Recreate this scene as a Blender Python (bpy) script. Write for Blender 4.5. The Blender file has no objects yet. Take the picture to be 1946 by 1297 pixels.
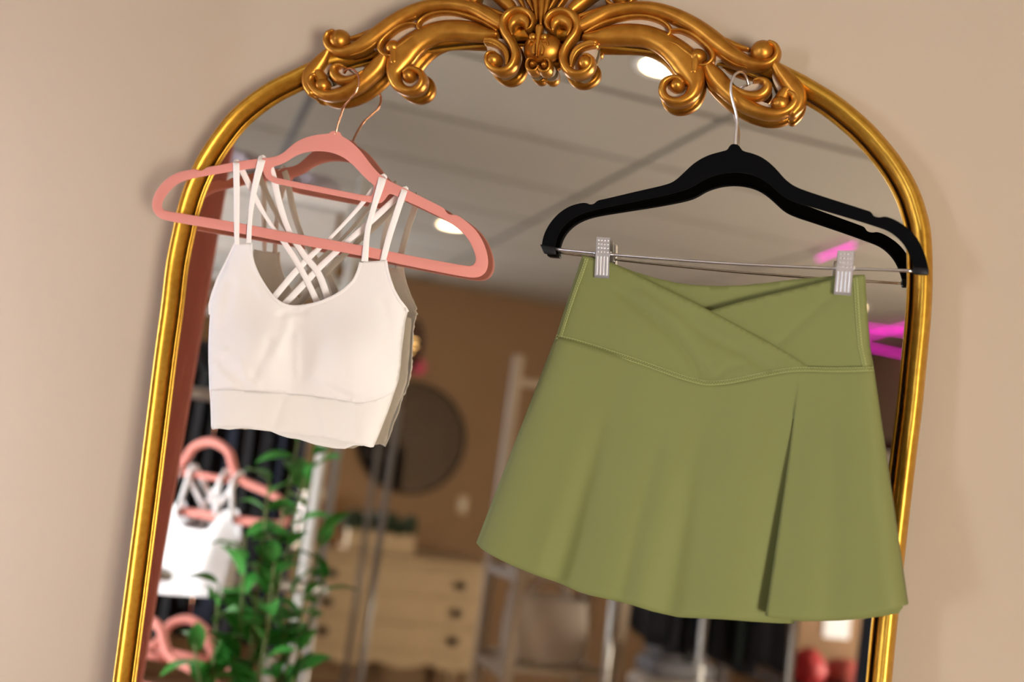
import bpy, bmesh, math, random
import numpy as np
from mathutils import Vector, Matrix
from mathutils.geometry import delaunay_2d_cdt
random.seed(7); rng = np.random.default_rng(7)
C = bpy.context.scene.collection
sc = bpy.context.scene

# ------------------------------------------------------------------ camera
# mirror frame: X right along the glass, Y into the glass, Z up along the glass; origin = foot of the camera on the glass
W_, H_, FPX, DIST = 1946, 1297, 2050.0, 1.23
LEAN = math.radians(4.2)           # the mirror leans back against the wall
ZF = 1.54                          # height of that foot above the floor
RC = np.array([[0.9638683, -0.0992988, 0.2471792], [0.2405569, -0.0740778, -0.9678041], [0.1144123, 0.9922964, -0.0475142]])
s_, c_ = math.sin(LEAN), math.cos(LEAN)
ML = np.array([[1, 0, 0], [0, c_, s_], [0, -s_, c_]])
def tw(p):                         # mirror frame -> world
    q = ML @ np.asarray(p, float); return np.array([q[0], q[1], q[2] + ZF])
cam_d = bpy.data.cameras.new('camera'); cam = bpy.data.objects.new('camera', cam_d); C.objects.link(cam)
Rw = ML @ RC
m = Matrix([list(Rw[i]) + [0] for i in range(3)] + [[0, 0, 0, 1]])
m.translation = Vector(tw((0, -DIST, 0))); cam.matrix_world = m
cam_d.sensor_width = 36; cam_d.lens = 36 * FPX / W_; cam_d.clip_start = 0.05
cam_d.dof.use_dof = True; cam_d.dof.focus_distance = 1.245; cam_d.dof.aperture_fstop = 2.1
sc.camera = cam
# ------------------------------------------------------------------ world, exposure
wd = bpy.data.worlds.new('world'); sc.world = wd; wd.use_nodes = True
wd.node_tree.nodes['Background'].inputs[0].default_value = (0.7, 0.8, 1, 1)
wd.node_tree.nodes['Background'].inputs[1].default_value = 0.3
sc.view_settings.view_transform = 'Standard'; sc.view_settings.look = 'None'
sc.view_settings.gamma = 1; sc.view_settings.use_curve_mapping = False
sc.view_settings.exposure = 0.06
WIN_KEY, WIN_LEFT, WIN_BACK, LAMP = 60.0, 50.0, 42.0, 3.6     # window and downlight strengths

# ------------------------------------------------------------------ pixels -> places
def P(px, py, d):                  # photo pixel, d metres in front of the glass -> mirror frame
    v = RC @ np.array([px - 973, 648.5 - py, -FPX]); t = (DIST - d) / v[1]
    return np.array([v[0] * t, -d, v[2] * t])
def PW(px, py, d): return tw(P(px, py, d))
GA = math.radians(-32)             # the room (ceiling grid, back wall) is turned 32 degrees from the mirror wall
AX = np.array([math.cos(GA), math.sin(GA), 0]); BX = np.array([math.sin(GA), -math.cos(GA), 0]); ZX = np.array([0, 0, 1.0])
def rb(a, b, z): return AX * a + BX * b + ZX * z
ROT_ROOM = GA
def lin(h):
    h = h.lstrip('#'); o = []
    for i in (0, 2, 4):
        c = int(h[i:i+2], 16) / 255; o.append(c / 12.92 if c <= .04045 else ((c + .055) / 1.055) ** 2.4)
    return o
# ------------------------------------------------------------------ materials
MATS = {}
def mat(name, col, rough=.6, metal=0, var=0, vscale=30, bump=0, bscale=200, sheen=0, emit=0, trans=0, alpha=1, ecol=None, col2=None, spec=None, stretch=None):
    if name in MATS: return MATS[name]
    m = bpy.data.materials.new(name); m.use_nodes = True; nt = m.node_tree; b = nt.nodes['Principled BSDF']
    c = lin(col) if isinstance(col, str) else list(col)
    b.inputs['Base Color'].default_value = (*c, 1); b.inputs['Roughness'].default_value = rough; b.inputs['Metallic'].default_value = metal
    if spec is not None: b.inputs['Specular IOR Level'].default_value = spec
    if sheen: b.inputs['Sheen Weight'].default_value = sheen; b.inputs['Sheen Roughness'].default_value = .4; b.inputs['Sheen Tint'].default_value = (*[min(1, x * 1.6 + .1) for x in c], 1)
    if emit: b.inputs['Emission Color'].default_value = (*(lin(ecol) if ecol else c), 1); b.inputs['Emission Strength'].default_value = emit
    if trans: b.inputs['Transmission Weight'].default_value = trans
    if alpha < 1: b.inputs['Alpha'].default_value = alpha
    if var or bump:
        tc = nt.nodes.new('ShaderNodeTexCoord'); src = tc.outputs['Object']
        if stretch:
            mp = nt.nodes.new('ShaderNodeMapping'); mp.inputs['Scale'].default_value = stretch; nt.links.new(src, mp.inputs[0]); src = mp.outputs[0]
    if var:
        n = nt.nodes.new('ShaderNodeTexNoise'); n.inputs['Scale'].default_value = vscale; n.inputs['Detail'].default_value = 6; nt.links.new(src, n.inputs[0])
        r = nt.nodes.new('ShaderNodeValToRGB'); r.color_ramp.elements[0].position = .3; r.color_ramp.elements[1].position = .7
        k2 = lin(col2) if col2 else [x * (1 - var) for x in c]
        r.color_ramp.elements[0].color = (*k2, 1); r.color_ramp.elements[1].color = (*[min(1, x * (1 + var * .3)) for x in c], 1)
        nt.links.new(n.outputs[0], r.inputs[0]); nt.links.new(r.outputs[0], b.inputs['Base Color'])
    if bump:
        n = nt.nodes.new('ShaderNodeTexNoise'); n.inputs['Scale'].default_value = bscale; n.inputs['Detail'].default_value = 4; nt.links.new(src, n.inputs[0])
        bp = nt.nodes.new('ShaderNodeBump'); bp.inputs['Strength'].default_value = bump; bp.inputs['Distance'].default_value = .002
        nt.links.new(n.outputs[0], bp.inputs['Height']); nt.links.new(bp.outputs[0], b.inputs['Normal'])
    MATS[name] = m; return m
WALL = mat('wall_paint', '#b4a28d', .85, var=.03, vscale=3, bump=.12, bscale=90)
TILE = mat('ceiling_tile', '#a0978b', .95, var=.05, vscale=60, bump=.3, bscale=150)
TBAR = mat('ceiling_grid', '#5a5148', .8)
FLOOR = mat('floor_wood', '#7a5638', .45, var=.25, vscale=4, stretch=(1, 12, 1))
GOLD = mat('gold_leaf', '#d3a23e', .40, .92, var=.10, vscale=120, bump=.05, bscale=500, col2='#c49030')
GOLDC = mat('gold_crest', '#c68c36', .38, .85, var=.2, vscale=60, bump=.05, bscale=400, col2='#ac6f24')
CREAM = mat('chalk_wash', '#b9a48c', .8, var=.2, vscale=80)
GLASS = mat('mirror_glass', '#dcd6ca', 0.0, 1)
PINK = mat('pink_velvet', '#dd8f84', .85, sheen=.35, bump=.10, bscale=900)
ROSEG = mat('rose_gold_wire', '#d8a080', .2, 1)
BLACKV = mat('black_velvet', '#060607', .9, bump=.1, bscale=900, spec=.08)
BLACKP = mat('black_plastic', '#070708', .5, spec=.3)
CHROME = mat('chrome', '#f0f0f2', .28, 1)
def knit(name, col, scale, strength, axis_scale):
    m = mat(name, col, .9, spec=.2)
    nt = m.node_tree; b = nt.nodes['Principled BSDF']
    uv = nt.nodes.new('ShaderNodeTexCoord'); mp = nt.nodes.new('ShaderNodeMapping'); mp.inputs['Scale'].default_value = axis_scale
    wv = nt.nodes.new('ShaderNodeTexWave'); wv.inputs['Scale'].default_value = scale; wv.inputs['Distortion'].default_value = .4
    n = nt.nodes.new('ShaderNodeTexNoise'); n.inputs['Scale'].default_value = 700; ad = nt.nodes.new('ShaderNodeMath'); ad.operation = 'ADD'
    bp = nt.nodes.new('ShaderNodeBump'); bp.inputs['Strength'].default_value = strength; bp.inputs['Distance'].default_value = .001
    nt.links.new(uv.outputs['Object'], mp.inputs[0]); nt.links.new(mp.outputs[0], wv.inputs[0]); nt.links.new(uv.outputs['Object'], n.inputs[0])
    nt.links.new(wv.outputs[1], ad.inputs[0]); nt.links.new(n.outputs[0], ad.inputs[1])
    nt.links.new(ad.outputs[0], bp.inputs['Height']); nt.links.new(bp.outputs[0], b.inputs['Normal'])
    tr = nt.nodes.new('ShaderNodeBsdfTranslucent'); tr.inputs[0].default_value = (.95, .95, .90, 1); mx = nt.nodes.new('ShaderNodeMixShader'); mx.inputs[0].default_value = .14   # thin stretch knit lets light through
    nt.links.new(b.outputs[0], mx.inputs[1]); nt.links.new(tr.outputs[0], mx.inputs[2]); nt.links.new(mx.outputs[0], nt.nodes['Material Output'].inputs[0])
    return m
BRA = knit('cream_knit', '#fbf5f1', 30, .05, (1, 1, 1))
BRAB = knit('cream_rib', '#fbf5ef', 55, .22, (6, 0, 0))
STRAP = mat('cream_elastic', '#f8f0ec', .75)
SKIRT = mat('olive_jersey', '#747740', .8, sheen=.06, bump=.06, bscale=900, var=.03, vscale=8)
THREAD = mat('olive_thread', '#a4a768', .7)

# ------------------------------------------------------------------ objects
def off(parent):
    o = np.zeros(3)
    while parent is not None: o = o + np.array(parent.location); parent = parent.parent
    return o
def obj(name, verts, faces, material, parent=None, smooth=True, origin=None):
    verts = np.asarray(verts, float)
    if parent is None:
        if origin is None: origin = np.array([verts[:, 0].mean(), verts[:, 1].mean(), verts[:, 2].min()])
        o0 = np.asarray(origin, float)
    else: o0 = off(parent)
    me = bpy.data.meshes.new(name); me.from_pydata((verts - o0).tolist(), [], [list(f) for f in faces]); me.update()
    if smooth: me.polygons.foreach_set('use_smooth', [True] * len(me.polygons))
    me.materials.append(material)
    o = bpy.data.objects.new(name, me); C.objects.link(o); o.parent = parent
    if parent is None: o.location = o0
    return o
def fixn(o):
    bm = bmesh.new(); bm.from_mesh(o.data); bmesh.ops.recalc_face_normals(bm, faces=bm.faces); bm.to_mesh(o.data); bm.free(); return o
def tag(o, label, cat, group=None):
    o['label'] = label; o['category'] = cat
    if group: o['group'] = group
    return o
def thing(name, label, cat, loc, group=None):
    o = bpy.data.objects.new(name, None); C.objects.link(o); o.location = loc; o.empty_display_size = .05; return tag(o, label, cat, group)
def struct(o): o['kind'] = 'structure'; return o
class MB:                           # collects shapes of one mesh
    def __init__(s): s.v = []; s.f = []
    def add(s, v, f):
        k = len(s.v); s.v += [list(x) for x in v]; s.f += [[i + k for i in q] for q in f]; return s
    def hexa(s, c8): return s.add(c8, [(0, 3, 2, 1), (4, 5, 6, 7), (0, 1, 5, 4), (1, 2, 6, 5), (2, 3, 7, 6), (3, 0, 4, 7)])
    def rbox(s, a0, a1, b0, b1, z0, z1):       # box in room directions
        return s.hexa([rb(*q) for q in ((a0, b0, z0), (a1, b0, z0), (a1, b1, z0), (a0, b1, z0), (a0, b0, z1), (a1, b0, z1), (a1, b1, z1), (a0, b1, z1))])
    def tube(s, pts, r, n=10, close=False):
        pts = [np.asarray(p, float) for p in pts]; rs = r if hasattr(r, '__len__') else [r] * len(pts); k = len(s.v); N = len(pts)
        up = None
        for i, p in enumerate(pts):
            t = pts[(i + 1) % N if close else min(i + 1, N - 1)] - pts[(i - 1) % N if close else max(i - 1, 0)]; t = t / (np.linalg.norm(t) + 1e-12)
            if up is None:
                up = np.array([0, 0, 1.0]) if abs(t[2]) < .9 else np.array([1.0, 0, 0])
            x = up - t * (up @ t); x = x / np.linalg.norm(x); y = np.cross(t, x); up = x
            for j in range(n):
                a = 2 * math.pi * j / n; s.v.append((p + rs[i] * (math.cos(a) * x + math.sin(a) * y)).tolist())
        for i in range(N if close else N - 1):
            for j in range(n): s.f.append([k + i * n + j, k + i * n + (j + 1) % n, k + ((i + 1) % N) * n + (j + 1) % n, k + ((i + 1) % N) * n + j])
        if not close: s.f.append([k + j for j in range(n)][::-1]); s.f.append([k + (N - 1) * n + j for j in range(n)])
        return s
    def ball(s, c, r, n=12, axes=None):        # r = scalar or 3 radii along axes
        c = np.asarray(c, float); r = (r, r, r) if not hasattr(r, '__len__') else r
        ax = axes if axes is not None else np.eye(3); k = len(s.v); m = n // 2
        for i in range(m + 1):
            ph = math.pi * i / m
            for j in range(n):
                th = 2 * math.pi * j / n
                s.v.append((c + ax[0] * r[0] * math.sin(ph) * math.cos(th) + ax[1] * r[1] * math.sin(ph) * math.sin(th) + ax[2] * r[2] * math.cos(ph)).tolist())
        for i in range(m):
            for j in range(n): s.f.append([k + i * n + j, k + i * n + (j + 1) % n, k + (i + 1) * n + (j + 1) % n, k + (i + 1) * n + j])
        return s
    def lathe(s, c, prof, n=24, ax=ZX):        # prof: (radius, height)
        c = np.asarray(c, float); x = AX if abs(ax @ AX) < .9 else ZX; y = np.cross(ax, x); k = len(s.v)
        for r, h in prof:
            for j in range(n):
                a = 2 * math.pi * j / n; s.v.append((c + ax * h + r * (math.cos(a) * x + math.sin(a) * y)).tolist())
        for i in range(len(prof) - 1):
            for j in range(n): s.f.append([k + i * n + j, k + i * n + (j + 1) % n, k + (i + 1) * n + (j + 1) % n, k + (i + 1) * n + j])
        return s
    def build(s, name, material, parent=None, smooth=True, origin=None, bevel=0):
        o = fixn(obj(name, s.v, s.f, material, parent, smooth, origin))
        if bevel:
            b = o.modifiers.new('bevel', 'BEVEL'); b.width = bevel; b.segments = 2; b.limit_method = 'ANGLE'
        return o
def cat(pts, n=6, close=False):     # Catmull-Rom through rows of numbers
    p = np.asarray(pts, float); N = len(p); out = []
    for i in range(N if close else N - 1):
        g = (lambda k: p[k % N]) if close else (lambda k: p[min(max(k, 0), N - 1)])
        a, b, c, d = g(i - 1), g(i), g(i + 1), g(i + 2)
        for j in range(n):
            t = j / n; out.append(.5 * (2 * b + (c - a) * t + (2 * a - 5 * b + 4 * c - d) * t * t + (3 * b - a - 3 * c + d) * t ** 3))
    if not close: out.append(p[-1])
    return np.array(out)
def crop(sx, ox, oy):               # coordinates read off a magnified crop -> photo pixels
    return lambda pts: np.array([[ox + x[0] / sx, oy + x[1] / sx] + list(x[2:]) for x in pts], float)
def seglen(pts): return np.concatenate([[0], np.cumsum(np.linalg.norm(np.diff(pts[:, :2], axis=0), axis=1))])
def resample(pts, n):
    pts = np.asarray(pts, float); s = seglen(pts); q = np.linspace(0, s[-1], n); return np.stack([np.interp(q, s, pts[:, k]) for k in range(pts.shape[1])], 1)
def dist_poly(p, poly):             # distance of points to an open polyline
    p = np.asarray(p, float); best = np.full(len(p), 1e9)
    for a, b in zip(poly[:-1], poly[1:]):
        a = a[:2]; b = b[:2]; ab = b - a; t = np.clip(((p - a) @ ab) / (ab @ ab + 1e-9), 0, 1)
        best = np.minimum(best, np.linalg.norm(p - a - t[:, None] * ab, axis=1))
    return best
def inside(p, poly):
    x, y = p[:, 0], p[:, 1]; r = np.zeros(len(p), bool); n = len(poly)
    for i in range(n):
        a, b = poly[i], poly[(i + 1) % n]
        cnd = ((a[1] > y) != (b[1] > y)); xi = (b[0] - a[0]) * (y - a[1]) / ((b[1] - a[1]) + 1e-12) + a[0]; r ^= cnd & (x < xi)
    return r
def tri(outline, sp):               # triangulated sheet with inner points
    outline = np.asarray(outline, float)[:, :2]; lo, hi = outline.min(0), outline.max(0); g = []
    for i, y in enumerate(np.arange(lo[1], hi[1], sp * .87)):
        for x in np.arange(lo[0] + (i % 2) * sp / 2, hi[0], sp): g.append((x, y))
    g = np.array(g); ring = np.vstack([outline, outline[:1]])
    g = g[inside(g, outline)]; g = g[dist_poly(g, ring) > sp * .5]
    v = [Vector(p) for p in np.vstack([outline, g]).tolist()]
    r = delaunay_2d_cdt(v, [], [list(range(len(outline)))], 1, 1e-5)
    return np.array([[p.x, p.y] for p in r[0]]), r[2]
def dens(pts, step):                # an outline with points every step pixels
    pts = np.asarray(pts, float); return resample(np.vstack([pts, pts[:1]]), max(8, int(seglen(np.vstack([pts, pts[:1]]))[-1] / step)))[:-1]
def sheet(name, outline, sp, dfn, material, parent, thick=.0012):
    v2, f = tri(dens(outline, sp), sp); d = dfn(v2)
    o = obj(name, [PW(x, y, k) for (x, y), k in zip(v2, d)], f, material, parent)
    md = o.modifiers.new('thickness', 'SOLIDIFY'); md.thickness = thick; md.offset = 0
    return o
def plate(name, loops, dfn, th, material, parent, bev=.0012):   # outline with holes -> rounded plate of thickness th facing the room
    cu = bpy.data.curves.new(name, 'CURVE'); cu.dimensions = '2D'; cu.fill_mode = 'BOTH'
    cu.extrude = max(th / 2 - bev, .0001) * 1e3; cu.bevel_depth = bev * 1e3; cu.bevel_resolution = 2
    for lp in loops:
        sp = cu.splines.new('POLY'); sp.points.add(len(lp) - 1); sp.use_cyclic_u = True
        for q, (x, y) in zip(sp.points, lp[:, :2]): q.co = (x, -y, 0, 1)
    t = bpy.data.objects.new('t', cu); C.objects.link(t); bpy.context.view_layer.update()
    me = t.to_mesh(); v = [tuple(x.co) for x in me.vertices]; f = [tuple(p.vertices) for p in me.polygons]; t.to_mesh_clear()
    bpy.data.objects.remove(t); bpy.data.curves.remove(cu)
    pts = [PW(x, -y, dfn(x, -y) + z / 1e3) for x, y, z in v]
    o = obj(name, pts, f, material, parent)
    bm = bmesh.new(); bm.from_mesh(o.data); bmesh.ops.remove_doubles(bm, verts=bm.verts, dist=1e-6); bmesh.ops.recalc_face_normals(bm, faces=bm.faces); bm.to_mesh(o.data); bm.free()
    for p in o.data.polygons: p.use_smooth = True
    try: o.data.set_sharp_from_angle(angle=math.radians(40))
    except Exception: pass
    return o
def chaikin(p, n=2):
    p = np.asarray(p, float)
    for _ in range(n): q = np.roll(p, -1, 0); p = np.stack([.75 * p + .25 * q, .25 * p + .75 * q], 1).reshape(-1, p.shape[1])
    return p

#================================================================== ROOM SHELL
CEIL = 2.60; YW = .056
def room_poly():
    Pl = lambda a, b: rb(a, b, 0)[:2]
    def on_wall(a): x = (a - AX[1] * YW) / AX[0]; return np.array([x, YW])
    p1 = on_wall(-1.55); p2 = np.array([1.75, YW]); b2 = p2 @ BX[:2]; a2 = p2 @ AX[:2]
    return [p1, p2, Pl(4.1, b2), Pl(4.1, 5.8), Pl(-1.55, 5.8)], b2, a2
RP, B2, A2 = room_poly()
def slab(name, poly, z0, z1, material):
    n = len(poly); v = [[*p, z0] for p in poly] + [[*p, z1] for p in poly]
    f = [list(range(n))[::-1], list(range(n, 2 * n))] + [[i, (i + 1) % n, n + (i + 1) % n, n + i] for i in range(n)]
    return struct(fixn(obj(name, v, f, material, smooth=False, origin=(0, 0, z0))))
slab('floor', RP, -.06, 0, FLOOR)
ceil_o = slab('ceiling', RP, CEIL + .012, CEIL + .08, TBAR)
cen = np.mean(RP, 0)
def wall(name, p, q, holes=(), paint=None):     # vertical wall from p to q, thickness outside, holes = (s0, s1, z0, z1)
    p, q = np.asarray(p), np.asarray(q); L = np.linalg.norm(q - p); t = (q - p) / L; nrm = np.array([t[1], -t[0]])
    if nrm @ (cen - p) > 0: nrm = -nrm
    mb = MB(); xs = sorted({0, L, *[h[0] for h in holes], *[h[1] for h in holes]})
    def bx(s0, s1, z0, z1):
        a, b = p + t * s0, p + t * s1; mb.hexa([[*a, z0], [*b, z0], [*(b + nrm * .1), z0], [*(a + nrm * .1), z0], [*a, z1], [*b, z1], [*(b + nrm * .1), z1], [*(a + nrm * .1), z1]])
    for s0, s1 in zip(xs[:-1], xs[1:]):
        h = [k for k in holes if k[0] <= s0 + 1e-6 and k[1] >= s1 - 1e-6]
        if h: bx(s0, s1, 0, h[0][2]); bx(s0, s1, h[0][3], CEIL + .08)
        else: bx(s0, s1, 0, CEIL + .08)
    o = struct(mb.build(name, paint or WALL, smooth=False, origin=(*p, 0)))
    return p, t, nrm
wall('wall_front', RP[0], RP[1]); wall('wall_entry', RP[1], RP[2])
WH_R = (2.4, 3.4, .15, 1.55)         # shop window in the right wall
pr, tr, nr_ = wall('wall_right', RP[2], RP[3], [WH_R])
BACKDIM = mat('wall_paint_dimmed', '#8a6b4a', .85, var=.04, vscale=3)  # beige wall paint darkened to brown; the far wall's dimness is in the colour
WH_B = (4.1 - .24, 4.1 + .36, .85, 2.1)
pb_, tb_, nb_ = wall('wall_back', RP[3], RP[4], [WH_B], BACKDIM)
WH_L = (5.8 - 1.50, 5.8 - 1.10, .7, 1.9)
pl, tl, nl = wall('wall_left', RP[4], RP[0], [WH_L])
WHITE = mat('white_paint', '#e8e4dc', .5)
def window(name, p, t, nrm, h, strength, col, bars):
    fr = MB(); s0, s1, z0, z1 = h
    def bx(mb, a0, a1, y0, y1, n0, n1):
        q = [p + t * a0, p + t * a1]
        mb.hexa([[*(q[0] + nrm * n0), y0], [*(q[1] + nrm * n0), y0], [*(q[1] + nrm * n1), y0], [*(q[0] + nrm * n1), y0], [*(q[0] + nrm * n0), y1], [*(q[1] + nrm * n0), y1], [*(q[1] + nrm * n1), y1], [*(q[0] + nrm * n1), y1]])
    w = .05
    bx(fr, s0, s0 + w, z0, z1, .02, .09); bx(fr, s1 - w, s1, z0, z1, .02, .09); bx(fr, s0 + w, s1 - w, z0, z0 + w, .02, .09); bx(fr, s0 + w, s1 - w, z1 - w, z1, .02, .09)
    o = struct(fr.build(name, WHITE, smooth=False, origin=(*(p + t * s0), z0)))
    em = mat('daylight_' + name, '#ffffff', .5, emit=strength, ecol=col); n = bars; e = (s1 - s0 - 2 * w) / n
    for i in range(n):
        g = MB(); bx(g, s0 + w + i * e + .008, s0 + w + (i + 1) * e - .008, z0 + w, z1 - w, .06, .066); g.build('pane', em, o, smooth=False)
        if i:
            g = MB(); bx(g, s0 + w + i * e - .012, s0 + w + i * e + .012, z0 + w, z1 - w, .03, .08); g.build('mullion', WHITE, o, smooth=False)
window('window_1', pr, tr, nr_, WH_R, WIN_KEY, '#fffaf2', 2)
window('window_2', pl, tl, nl, WH_L, WIN_LEFT, '#e4f0ff', 1)
window('window_3', pb_, tb_, nb_, WH_B, WIN_BACK, '#dde9ff', 2)
# ceiling tiles, one by one
GRA, GRB = .85, 1.85                # a grid crossing
tile_me = None; rp = np.array(RP)
for i in range(-4, 4):
    for j in range(-5, 8):
        a0, a1 = GRA + 1.18 * i + .013, GRA + 1.18 * (i + 1) - .013; b0, b1 = GRB + .595 * j + .013, GRB + .595 * (j + 1) - .013
        a0, a1 = max(a0, -1.545), min(a1, 4.095); b0, b1 = max(b0, B2 + .005), min(b1, 5.795)
        if a1 - a0 < .05 or b1 - b0 < .05: continue
        cs = np.array([rb(a, b, 0)[:2] for a in (a0, a1) for b in (b0, b1)])
        ins = inside(cs, rp)
        if not ins.any(): continue
        if not ins.all():           # cut the tile along the mirror wall
            q = [rb(a, b, 0)[:2] for a, b in ((a0, b0), (a1, b0), (a1, b1), (a0, b1))]; out = []
            for k in range(4):
                u, v = q[k], q[(k + 1) % 4]
                if u[1] <= YW - .005: out.append(u)
                if (u[1] <= YW - .005) != (v[1] <= YW - .005): t = (YW - .005 - u[1]) / (v[1] - u[1]); out.append(u + t * (v - u))
            n = len(out)
            if n < 3: continue
            fixn(obj('ceiling_tile', [[*p, CEIL] for p in out] + [[*p, CEIL + .012] for p in out], [list(range(n)), list(range(n, 2 * n))] + [[k, (k + 1) % n, n + (k + 1) % n, n + k] for k in range(n)], TILE, ceil_o, smooth=False))
            continue
        MB().rbox(a0, a1, b0, b1, CEIL, CEIL + .012).build('ceiling_tile', TILE, ceil_o, smooth=False)
# recessed downlights
LEM = mat('lamp_lens', '#fff2dc', .5, emit=LAMP * 6, ecol='#ffe2b4')
LAB = ['recessed round ceiling downlight nearest the gold mirror', 'recessed round ceiling downlight in the middle of the shop ceiling', 'recessed round ceiling downlight close to the right shop window', 'recessed round ceiling downlight over the right rear corner']
for (a, b), lb in zip([(.51, 1.58), (.57, 4.03), (2.9, 1.58), (2.9, 4.03)], LAB):
    t = thing('ceiling_downlight', lb, 'ceiling light', rb(a, b, CEIL), 'recessed ceiling downlights')
    MB().lathe(rb(a, b, CEIL), [(.062, -.001), (.066, -.006), (.082, -.006), (.086, 0), (.062, 0)], 32).build('trim_ring', WHITE, t)
    MB().lathe(rb(a, b, CEIL), [(.0005, -.004), (.062, -.004), (.062, -.001), (.0005, -.001)], 32).build('lens', LEM, t, smooth=False)
#================================================================== GOLD MIRROR
mirror = thing('floor_mirror', 'tall arched gold floor mirror with carved scroll crest leaning on beige wall', 'mirror', tw((-.314, .0, -1.50)))
L_OUT = [(213.7, 1297), (250, 1000), (275, 800), (291, 671), (302.8, 585.5), (313, 500), (327, 430), (332.5, 403), (345, 361), (361, 322), (379.5, 287), (407, 246), (442, 204), (495, 162), (555, 130), (640, 93), (740, 66), (850, 49), (940, 42)]
R_OUT = [(1697.5, 1297), (1709.7, 1168), (1740, 900), (1753.3, 792.5), (1762.6, 700), (1772, 600), (1775, 520), (1772, 441), (1761, 391.5), (1746.5, 352), (1722, 308), (1690, 266), (1653, 226), (1603, 184), (1561, 157), (1512, 130), (1420, 88), (1310, 62), (1200, 48), (1110, 42)]
loc2 = lambda pts, d=.012: np.array([[P(x, y, d)[0], P(x, y, d)[2]] for x, y in [q[:2] for q in pts]])
lo, ro = loc2(L_OUT), loc2(R_OUT)
ZB = -1.485                          # foot of the mirror, along the glass
lo[0] = [lo[1][0], -.43]; ro[0] = [ro[1][0] , -.27]
zz = np.arange(ZB, -.5, .12)
path = np.vstack([[[lo[1][0], z] for z in zz], lo, ro[::-1], [[ro[1][0], z] for z in np.concatenate([[-.36], zz[::-1]]) ]])
path = cat(path, 5); path = path[np.concatenate([[True], np.linalg.norm(np.diff(path, axis=0), axis=1) > 1e-4])]
def inward(pth):
    t = np.gradient(pth, axis=0); t /= np.linalg.norm(t, axis=1)[:, None]; return np.stack([t[:, 1], -t[:, 0]], 1)
NI = inward(path)
def rail(name, prof, material, parent):
    k = len(prof); v = []; f = []
    for p, n in zip(path, NI):
        u = min(1, max(0, (abs(p[0] + .318) - .235) / .05)); th_ = .5 + .5 * u * u * (3 - 2 * u) if p[1] > .2 else 1     # thinner behind the crest
        for s, d in prof:
          d = d * th_ if d > 0 else d
          v.append(tw((p[0] + n[0] * s, -d, p[1] + n[1] * s)))
    for i in range(len(path) - 1):
        for j in range(k): f.append([i * k + j, i * k + (j + 1) % k, (i + 1) * k + (j + 1) % k, (i + 1) * k + j])
    f.append(list(range(k))); f.append([(len(path) - 1) * k + j for j in range(k)])
    o = fixn(obj(name, v, f, material, parent)); o.data.set_sharp_from_angle(angle=math.radians(55)); return o
fr = rail('frame', [(0, -.016), (0, .003), (.0006, .0065), (.0020, .0115), (.0045, .0165), (.0075, .0196), (.0105, .0205), (.0135, .0195), (.0160, .0168), (.0182, .0130), (.0194, .0090), (.0200, .004), (.0202, -.004), (.012, -.016)], GOLD, mirror)
rail('inner_bead', [(.0222, -.002), (.0226, .0022), (.0234, .0040), (.0245, .0046), (.0256, .0038), (.0262, .0015), (.0264, -.002)], GOLD, mirror)
# bottom rail and glass
xl, xr = path[0][0], path[-1][0]
mb = MB(); pr_ = [(0, -.016), (0, .01), (.004, .024), (.012, .032), (.02, .027), (.024, .012), (.024, -.004)]
for x in (xl + .012, xr - .012):
    for s, d in pr_: mb.v.append(tw((x, -d, ZB + s)).tolist())
k = len(pr_); mb.f += [[j, (j + 1) % k, k + (j + 1) % k, k + j] for j in range(k)] + [list(range(k)), list(range(k, 2 * k))]
mb.build('bottom_rail', GOLD, mirror)
gp = [p + n * .0235 for p, n in zip(path, NI)]
n = len(gp); gv = [tw((x, 0, z)) for x, z in gp] + [tw((x, .004, z)) for x, z in gp]
obj('glass', gv, [list(range(n)), list(range(n, 2 * n))[::-1]] + [[i, n + i, n + (i + 1) % n, (i + 1) % n] for i in range(n)], GLASS, mirror, smooth=False)
bk = [p + n_ * .012 for p, n_ in zip(path, NI)]
obj('back_board', [tw((x, .006, z)) for x, z in bk] + [tw((x, .012, z)) for x, z in bk], [list(range(n)), list(range(n, 2 * n))[::-1]] + [[i, n + i, n + (i + 1) % n, (i + 1) % n] for i in range(n)], mat('back_board', '#5a4632', .8), mirror, smooth=False)

# ---- carved crest: strokes traced on the right half, the left half is its mirror image
c2 = crop(3.604, 1020, 0); c3 = crop(6.487, 880, 0)
DC = .0165
X0 = P(1029, 80, DC)[0]
pairs = [((648, 77.5), (1447, 100)), ((772.5, 147), (1288, 164)), ((623, 190), (1475, 227.5)), ((938.6, 118.7), (1114, 126)), ((990, 72), (1070, 74)), ((1029, 80), (1029, 80)), ((1029, 20), (1029, 20))]
Q = []; T = []
for l, r in pairs:
    pl_, pr2 = P(*l, DC), P(*r, DC); Q.append([2 * X0 - pr2[0], pr2[2], 1]); T.append([pl_[0], pl_[2]])
AFF = np.linalg.lstsq(np.array(Q), np.array(T), rcond=None)[0]
def rloc(px): return np.array([[P(x, y, DC)[0], P(x, y, DC)[2]] for x, y in px[:, :2]])
def lmir(xz): return np.stack([2 * X0 - xz[:, 0], xz[:, 1], np.ones(len(xz))], 1) @ AFF
MPP = np.linalg.norm(P(1201, 100, DC) - P(1200, 100, DC))
crest = MB()
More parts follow.
